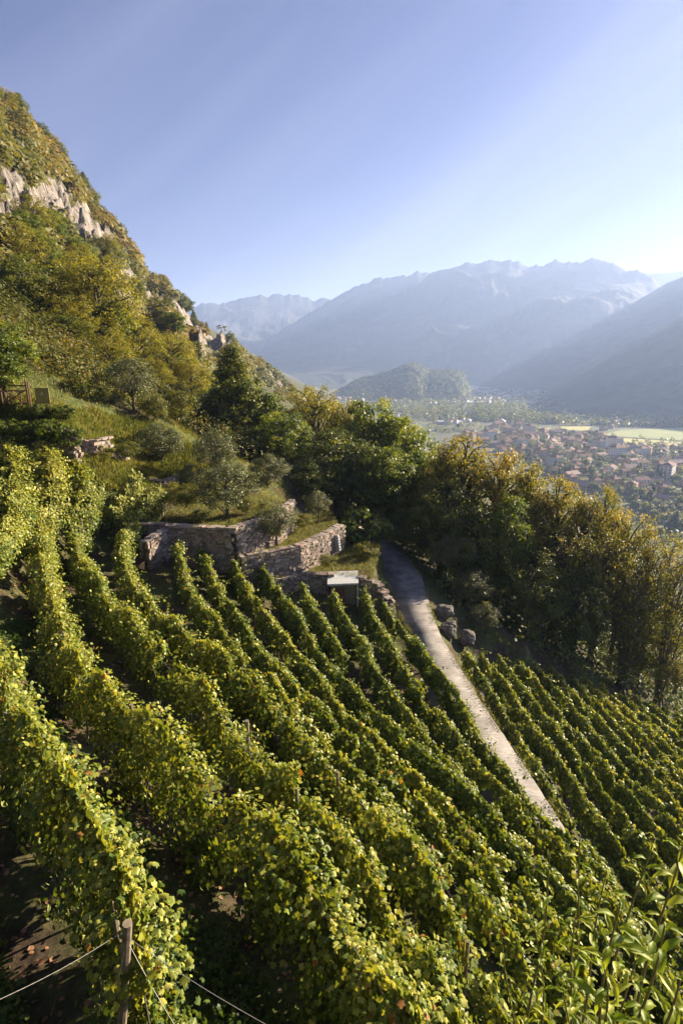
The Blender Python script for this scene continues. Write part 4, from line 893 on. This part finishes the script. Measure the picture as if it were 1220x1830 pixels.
P=np.c_[pts[ii,0],pts[ii,1],np.full(n*per,VZ)]+np.c_[g[:,:2]*rr[:,None]*.75,g[:,2]*rr*1.7]
tag(link('valley_woods',leaves(P,g+np.array([0,0,.3])+unit(n*per)*.5,rr*.55*rng.uniform(.6,1.2,n*per),T_DIAM,'valley_woods',M['broad'],(.55+.2*rng.normal(0,1,n)[ii]+.1*g[:,2]).clip(.05,.95))),'belts of green trees along the river and between the houses','woods',kind='stuff')
# wood on the castle hill
sel=np.flatnonzero((HC[3].ravel()<1.0)&(HC[3].ravel()>.02)); sel=rng.choice(sel,5200); pts=np.c_[HC[0].ravel()[sel],HC[1].ravel()[sel],HC[2].ravel()[sel]]+rng.normal(0,2,(5200,3))*[1,1,0]
n=len(pts); per=16; ii=np.repeat(np.arange(n),per); g=unit(n*per); g[:,2]=np.abs(g[:,2]); rr=rng.uniform(3.5,7.5,n)[ii]
tag(link('hill_woods',leaves(pts[ii]+g*rr[:,None]*[1,1,1.1]-[0,0,2],g+np.array([0,0,.3])+unit(n*per)*.4,rr*.7,T_DIAM,'hill_woods',M['broad'],(.5+.22*rng.normal(0,1,n)[ii]).clip(.05,.95))),'wood covering the small rounded hill in the valley','woods',kind='stuff')

# wooded slope continuing downhill below the vineyard and behind the wood
xs=[];
while len(xs)<1300:
    x=rng.uniform(5,60) if len(xs)<450 else rng.uniform(-20,170); y=rng.uniform(28,62) if len(xs)<450 else rng.uniform(50,260); u=x*N[0]+y*N[1]; v=x*D[0]+y*D[1]
    px,py=toPix(x,y,float(base_profile(x,y)))
    if u<14.5 or (v<33.5+min((u-12.4)*.66,3.9)+max(0,(u-18.3)*.16) and u<46): continue
    xs.append((x,y))
for _ in range(420):
    q_=scatter([(-48,44),(-27,42.5),(-17,55),(-6,58),(-10,72),(-50,66)],3)
    xs+= [tuple(a_) for a_ in q_[:1]]
mt_=np.array(xs)[:,0]*N[0]+np.array(xs)[:,1]*N[1]<8
xs=np.array(xs); zg=terrain(xs[:,0],xs[:,1]); n=len(xs); per=110; ii=np.repeat(np.arange(n),per); g=unit(n*per); g[:,2]=np.abs(g[:,2])*1.2; rr=rng.uniform(1.4,3.0,n)[ii]
P=np.c_[xs[ii],zg[ii]]+g*rr[:,None]*(rng.uniform(.5,1,n*per)**.5)[:,None]
tn_=(.4+.2*rng.normal(0,1,n)[ii]+.08*rng.normal(0,1,n*per)).clip(.05,.95); Nm=g+np.array([0,0,.3])+unit(n*per)*.6; sz=.30*rng.uniform(.6,1.3,n*per); m_=mt_[ii]
tag(link('foothill_scrub',leaves(P[m_],Nm[m_],sz[m_]*.8,T_DIAM,'foothill_scrub',mlf,tn_[m_])),'green and yellowish scrub behind the gate at the foot of the mountain','scrub',kind='stuff')
m_=~m_
tag(link('slope_scrub',leaves(P[m_],Nm[m_],sz[m_],T_DIAM,'slope_scrub',M['broad'],tn_[m_])),'dark undergrowth filling the slope under the trees of the wood','undergrowth',kind='stuff')

# ------------------------------------------------------------------ grass and litter on the near slope
def blades(n,xy,size,tint,name,label,cat,mat='grass',up=1.0):
    z=terrain(xy[:,0],xy[:,1]); P=np.c_[xy,z-.02]; d=unit(len(xy)); d[:,2]=0
    Nm=d+unit(len(xy))*.3
    tm=(np.array([[-.06,0,0],[.06,0,0],[.035,.55,.1],[0,1,.3],[-.035,.55,.1]]),[(0,1,2,3,4)])
    t=-rng.normal(0,.3,(len(xy),3))
    n_=len(xy); tv,tf=tm; Nn=Nm/np.linalg.norm(Nm,axis=1)[:,None]; tt=np.tile([0,0,1.],(n_,1))+rng.normal(0,.35,(n_,3)); tt-=np.sum(tt*Nn,1)[:,None]*Nn; tt/=np.linalg.norm(tt,axis=1)[:,None]; b=np.cross(tt,Nn); sz=size*rng.uniform(.5,1.4,n_)
    V=P[:,None]+sz[:,None,None]*(tv[None,:,0:1]*b[:,None]+tv[None,:,1:2]*tt[:,None]+tv[None,:,2:3]*Nn[:,None])
    F=(np.arange(n_)*5)[:,None]+np.arange(5)[None]
    tag(link(name,mesh_np(name,V.reshape(-1,3),[F],M[mat],tint)),label,cat,kind='stuff')
bank=[at_s(px,py,s)[:2] for px,py,s in [(-30,728,38.5),(130,735,43),(230,744,48.7),(300,765,51),(350,805,51),(420,860,48),(400,900,44),(300,862,46),(205,830,43),(150,780,41.5),(110,760,39)]]
q=scatter([tuple(b) for b in bank],42000); ptn=(fbm(q[:,0]/1.5,q[:,1]/1.5,3,6)-.5)*.8
q=np.r_[q,scatter([tuple(at_s(*a_)[:2]) for a_ in [(100,770,40),(260,790,46),(330,860,46),(300,905,42),(190,850,39.5),(120,800,38.5)]],16000)]; ptn=(fbm(q[:,0]/1.5,q[:,1]/1.5,3,6)-.5)*.8
blades(0,q,.34,(.5+ptn+rng.normal(0,.1,len(q))).clip(.02,.97),'grass','green grass on the sunlit bank below the olive tree','grass')
q=np.r_[scatter(TA,9000),scatter(TB,6000),scatter(TC,7000),scatter(LB,1500)]
blades(0,q,.16,(.58+rng.normal(0,.2,len(q))).clip(.02,.99),'dry_grass','dry yellowish grass on the stone terraces','grass')
q=scatter([(-45,30),(-24,36),(-15,41),(-12,40),(-3,52),(-8,62),(-30,66),(-50,60)],40000); blades(0,q,.3,(.55+rng.normal(0,.16,len(q))).clip(.02,.97),'slope_grass','rough grass of the slope behind the gate and the olive trees','grass')
v=rng.uniform(0,46,70000); u=rng.uniform(-16,9.0,70000); q=v[:,None]*D+u[:,None]*N; q=q[(fbm(q[:,0]/2,q[:,1]/2,3,44)>.47)&~inpoly(q[:,0],q[:,1],np.r_[PR,PL[::-1]].tolist())&(q[:,1]>3)]
blades(0,q,.15,(.5+rng.normal(0,.25,len(q))).clip(.02,.99),'undergrowth_grass','short weeds and grass between the vine rows','grass')
v=rng.uniform(4,34,16000); u=rng.uniform(12.6,38,16000); q=v[:,None]*D+u[:,None]*N
blades(0,q,.2,(.4+rng.normal(0,.2,len(q))).clip(.02,.99),'lower_grass','grass between the vine rows below the path','grass')
# leafy weeds creeping over the path edges, dark-tinted leaves added as shade left of the nearest row
for nm,E_,sg in (('path_edge_weeds',PR,-1),('path_edge_grass',PL,1)):
    Q_,_=resample(E_,.05); k_=vnoise(Q_[:,0]*1.3,Q_[:,1]*1.3,12)>.42; Q_=Q_[k_]; ii=np.repeat(np.arange(len(Q_)),9)
    pp=np.c_[Q_[ii]+np.c_[sg*rng.normal(-.02,.1,len(ii)),rng.normal(0,.06,len(ii))],-17.45+np.abs(rng.normal(0,.07,len(ii)))]
    tag(link(nm,leaves(pp,unit(len(ii))*.8+[0,0,.6],rng.uniform(.04,.11,len(ii)),T_LANCE,nm,M['grass'],rng.uniform(.1,.9,len(ii)))),'small weeds creeping over the %s edge of the concrete path'%('valley' if sg<0 else 'uphill'),'weeds',kind='stuff')
q=scatter([(-14,13),(-8.6,10.2),(-4.2,5.4),(-2.6,2.5),(-4,1.5),(-9,3),(-15,9)],20000); z=terrain(q[:,0],q[:,1]); ii=np.repeat(np.arange(len(q)),4)
tag(link('shade_ground_cover',leaves(np.c_[q[ii],z[ii]]+np.c_[rng.normal(0,.1,(len(ii),2)),rng.uniform(0,.7,len(ii))],unit(len(ii))*.6+[0,0,.8],rng.uniform(.05,.12,len(ii)),T_FOLD,'shade_ground_cover',M['vine'],rng.uniform(.02,.35,len(ii)))),'ground cover tinted dark as shade left of the nearest vine row','ground cover',kind='stuff')
Qm,_=resample(row_top['L11'],.3); Qn=Qm[Qm[:,1]<22]; k=rng.integers(0,len(Qn),7000); off=-rng.uniform(.5,2.2,7000); q=Qn[k,:2]+np.c_[np.full(7000,.76),np.full(7000,.65)]*off[:,None]; q=q[vnoise(q[:,0]*1.1,q[:,1]*1.1,77)>.45]; z=terrain(q[:,0],q[:,1]); ii=np.repeat(np.arange(len(q)),3)  # weeds in dark leaf tints, added to darken the sunlit soil
tag(link('shade_weeds',leaves(np.c_[q[ii],z[ii]]+np.c_[rng.normal(0,.08,(len(ii),2)),rng.uniform(0,.35,len(ii))],unit(len(ii))*.6+[0,0,.8],rng.uniform(.04,.10,len(ii)),T_FOLD,'shade_weeds',M['vine'],rng.uniform(.02,.4,len(ii)))),'low weeds tinted dark as shade between the two nearest vine rows','weeds',kind='stuff')
# bottom right verge grass beside path
q=scatter([(9.1,17),(10.2,17),(11,11),(9.3,11)],5000); blades(0,q,.4,(.65+rng.normal(0,.15,len(q))).clip(.02,.99),'verge_grass','long yellowing grass beside the near end of the path','grass')
M['litter']=leafmat('dry_leaf',[(0,(.12,.06,.03)),(.6,(.26,.13,.07)),(1,(.4,.25,.15))],.1,.7,objvar=0)
v=rng.uniform(1,30,9000); u=rng.uniform(-13,8,9000); q=v[:,None]*D+u[:,None]*N; q=q[~inpoly(q[:,0],q[:,1],np.r_[PR,PL[::-1]].tolist())]; z=terrain(q[:,0],q[:,1])
tag(link('leaf_litter',leaves(np.c_[q,z+.03],np.tile([0,0,1.],(len(q),1))+unit(len(q))*.4,rng.uniform(.06,.13,len(q)),T_FOLD,'leaf_litter',M['litter'],rng.uniform(0,1,len(q)))),'dry brown fallen leaves on the soil between the rows','leaves',kind='stuff')

# ------------------------------------------------------------------ leafy shoots close to the camera, lower right
M['shoot']=simple('green_shoot_stem',(.12,.14,.04),(.2,.12,.06),20,.5,.2,.003)
def shoot(px,py,s,H,label,seed,nl,ls=.17,lean=(0,0),big=0,pitch=.085):
    rg=np.random.default_rng(seed); tip=at_s(px,py,s); base=np.array([tip[0]-lean[0],tip[1]-lean[1],tip[2]-H])
    root=empty('leafy_shoot',tuple(base)); tag(root,label,'plant','leafy shoots at the lower right')
    n=24; q=np.linspace(0,1,n); C_=np.c_[lean[0]*q**1.6+.02*np.sin(q*7+seed),lean[1]*q**1.6+.02*np.cos(q*6+seed),H*q]
    b=MB(); b.tube(C_,np.linspace(.010,.003,n),6); b.build('stem',M['shoot'],root,True)
    m=MB(); tn=[]
    az=rg.uniform(0,6.28)
    for k in range(int(nl*1.5)):
        f=1-k*pitch*.62/H; 
        if f<.05: break
        az+=2.4+rg.normal(0,.3); c=np.array([np.interp(f,q,C_[:,j]) for j in range(3)])
        L=ls*.62*rg.uniform(.6,1.3)*min(1,.35+k*.16)*(1+big); wd=L*.125; el=rg.uniform(.25,.9) if k>2 else rg.uniform(.8,1.3)
        ns=9; ts=np.linspace(0,1,ns); curve=el-ts*rg.uniform(.7,1.9)
        dr=np.array([math.cos(az),math.sin(az)]); rr_=np.cumsum(np.cos(curve))*L/ns; zz_=np.cumsum(np.sin(curve))*L/ns
        wv=np.sin(math.pi*np.clip(ts*.97+.03,0,1)**.75)*wd; side=np.array([-dr[1],dr[0],0])
        V=[]
        for i in range(ns):
            ctr=c+np.r_[dr*rr_[i],zz_[i]]; up=np.array([0,0,1.])*wv[i]*.42; wob=.004*math.sin(i*2.1+k)
            V+=[ctr-side*wv[i]+up+np.array([0,0,wob]),ctr-side*wv[i]*.5+up*.3,ctr,ctr+side*wv[i]*.5+up*.3,ctr+side*wv[i]+up-np.array([0,0,wob])]
        F=[(i*5+j,i*5+j+1,(i+1)*5+j+1,(i+1)*5+j) for i in range(ns-1) for j in range(4)]
        m.add(V,F); tn+=[rg.uniform(.2,.95)]*len(F)
    me=m.mesh('blades',M['weed'],True); a=me.attributes.new('tint','FLOAT','FACE'); a.data.foreach_set('value',np.array(tn,dtype=np.float32)); link('leaves',me,root)
SH=[(985,1520,3.5,1.7,'leafy shoot left of the others, its tip against the vines',22,.17,(.05,.1),0,.075),(1040,1490,3.3,1.9,'tallest leafy shoot, its pale tip against the end of the path',24,.17,(-.06,.05),0,.08),
(1085,1560,3.1,1.7,'leafy shoot under the end of the path',20,.17,(.03,0),0,.085),(1105,1620,2.3,1.3,'nearest leafy shoot with a reddish stem and large curved leaves',17,.2,(-.02,-.03),.1,.075),
(1165,1500,2.9,1.8,'leafy shoot near the right edge with drooping tips',22,.19,(.15,.05),0,.08),(1225,1478,2.6,1.6,'large leafed shoot cut by the right edge, highest of all',20,.2,(.08,.02),.15,.08),
(1190,1640,2.2,1.2,'short shoot at the right edge with broad blades',15,.2,(.05,0),.1,.075),(955,1620,3.6,1.5,'low leafy shoot at the left foot of the group',18,.15,(-.15,.05),0,.08),(1030,1640,3.0,1.4,'low shoot between the two left ones',17,.16,(-.05,0),0,.08),
(890,1640,4.2,1.5,'slender shoot rising out of the vines left of the group',16,.15,(-.2,.1),0,.1),(1140,1690,2.6,1.2,'low bushy shoot behind the nearest one',16,.18,(.1,.1),0,.07),(1075,1730,2.3,1.0,'short shoot at the bottom edge left of the nearest one',13,.17,(-.12,0),0,.075),
(1215,1740,1.9,.9,'short shoot in the bottom right corner',12,.18,(.06,0),.1,.07),(1010,1760,3.0,1.1,'short shoot at the bottom edge of the group',14,.15,(-.1,.1),0,.075)]
for i,(px,py,s,H_,lab,nl,ls,le,bg_,pi_) in enumerate(SH): shoot(px,py,s,H_,lab,500+i,nl,ls,le,bg_,pi_)
# low weeds under them on the bank
q=scatter([(.6,1.9),(3.4,1.9),(4.6,4.4),(1.6,4.6)],2600); z=terrain(q[:,0],q[:,1])
ii=np.repeat(np.arange(len(q)),6); P=np.c_[q[ii],z[ii]]+np.c_[rng.normal(0,.07,(len(ii),2)),rng.uniform(0,.55,len(ii))]
tag(link('bank_weeds',leaves(P,unit(len(ii))*.7+np.array([0,0,.8]),rng.uniform(.05,.12,len(ii)),T_DIAM,'bank_weeds',M['weed'],rng.uniform(.1,.8,len(ii)))),'low green weeds covering the bank under the leafy shoots','weeds',kind='stuff')

# labels that tell the many small trees and houses apart by look and place
N1=['','first','second','third','fourth','fifth','sixth','seventh','eighth','ninth','tenth','eleventh','twelfth','thirteenth','fourteenth','fifteenth','sixteenth','seventeenth','eighteenth','nineteenth','twentieth']
def nth(i):
    return N1[i] if i<=20 else '%dth'%i if i>59 else ['','','twenty','thirty','forty','fifty'][i//10]+('-'+N1[i%10] if i%10 else 'th') if i%10 else ['','','twentieth','thirtieth','fortieth','fiftieth'][i//10]
KC={'yellow':'yellow green','golden':'golden brown','broad':'dark green','locust':'fresh green'}
for k in KC:
    os_=[o for o in bpy.data.objects if o.get('label')==k]; os_.sort(key=lambda o:toPix(*o.location)[0])
    for i,o in enumerate(os_): o['label']='small %s tree on the mountainside, %s from the left of the %s ones'%(KC[k],nth(i+1),KC[k])
for k in ('broad','golden','dark'):
    os_=[o for o in bpy.data.objects if o.get('label')=='crest'+k]; os_.sort(key=lambda o:toPix(*o.location)[0])
    for i,o in enumerate(os_): o['label']='%s on the mountain crest against the sky, %s from left'%({'broad':'small dark round tree','golden':'small golden brown tree','dark':'small pointed conifer'}[k],nth(i+1))
tw=[o for o in bpy.data.objects if o.get('category') in('house','apartment block') or o.name.startswith('town_tree')]
from collections import defaultdict
G_=defaultdict(list)
for o in tw:
    px,py=toPix(*o.location); b=('far' if py<790 else 'middle' if py<835 else 'near')
    c_='left' if px<930 else 'centre' if px<1090 else 'right'; G_[(o['label'],b,c_)].append(o)
for (l,b,c_),os_ in G_.items():
    os_.sort(key=lambda o:toPix(*o.location)[0])
    for o_i,o in enumerate(os_):
        o['label']=l.replace(' in the valley town','').replace(' among the houses of the valley town','')+', %s from left, %s %s of town'%(nth(o_i+1),b,c_); o['group']=o['group']+', %s %s'%(b,c_)

# ------------------------------------------------------------------ haze: one closed box of even air
zb=float(min(VZ-3,GZ.min()-1,-170)); zt=float(max(1.0,max((o.matrix_basis.translation.z+max((v.co.z for v in o.data.vertices),default=0)) for o in bpy.data.objects if o.type=='MESH' and (o.name.startswith('mountains') or o.name=='mountainside')))+25)
b=MB(); b.box((0,4800,(zb+zt)/2),(19600,13400,zt-zb))
hm=bpy.data.materials.new('haze_air'); hm.use_nodes=True; t=hm.node_tree; t.nodes.clear(); o=t.nodes.new('ShaderNodeOutputMaterial'); pv=t.nodes.new('ShaderNodeVolumePrincipled')
pv.inputs['Color'].default_value=(.45,.60,1.0,1); pv.inputs['Density'].default_value=HAZE; pv.inputs['Anisotropy'].default_value=.30; t.links.new(pv.outputs[0],o.inputs['Volume'])
tag(b.build('haze',hm),'thin blue air filling the valley','haze',kind='stuff')
print('objects',len(bpy.data.objects),'polys',sum(len(m.polygons) for m in bpy.data.meshes))
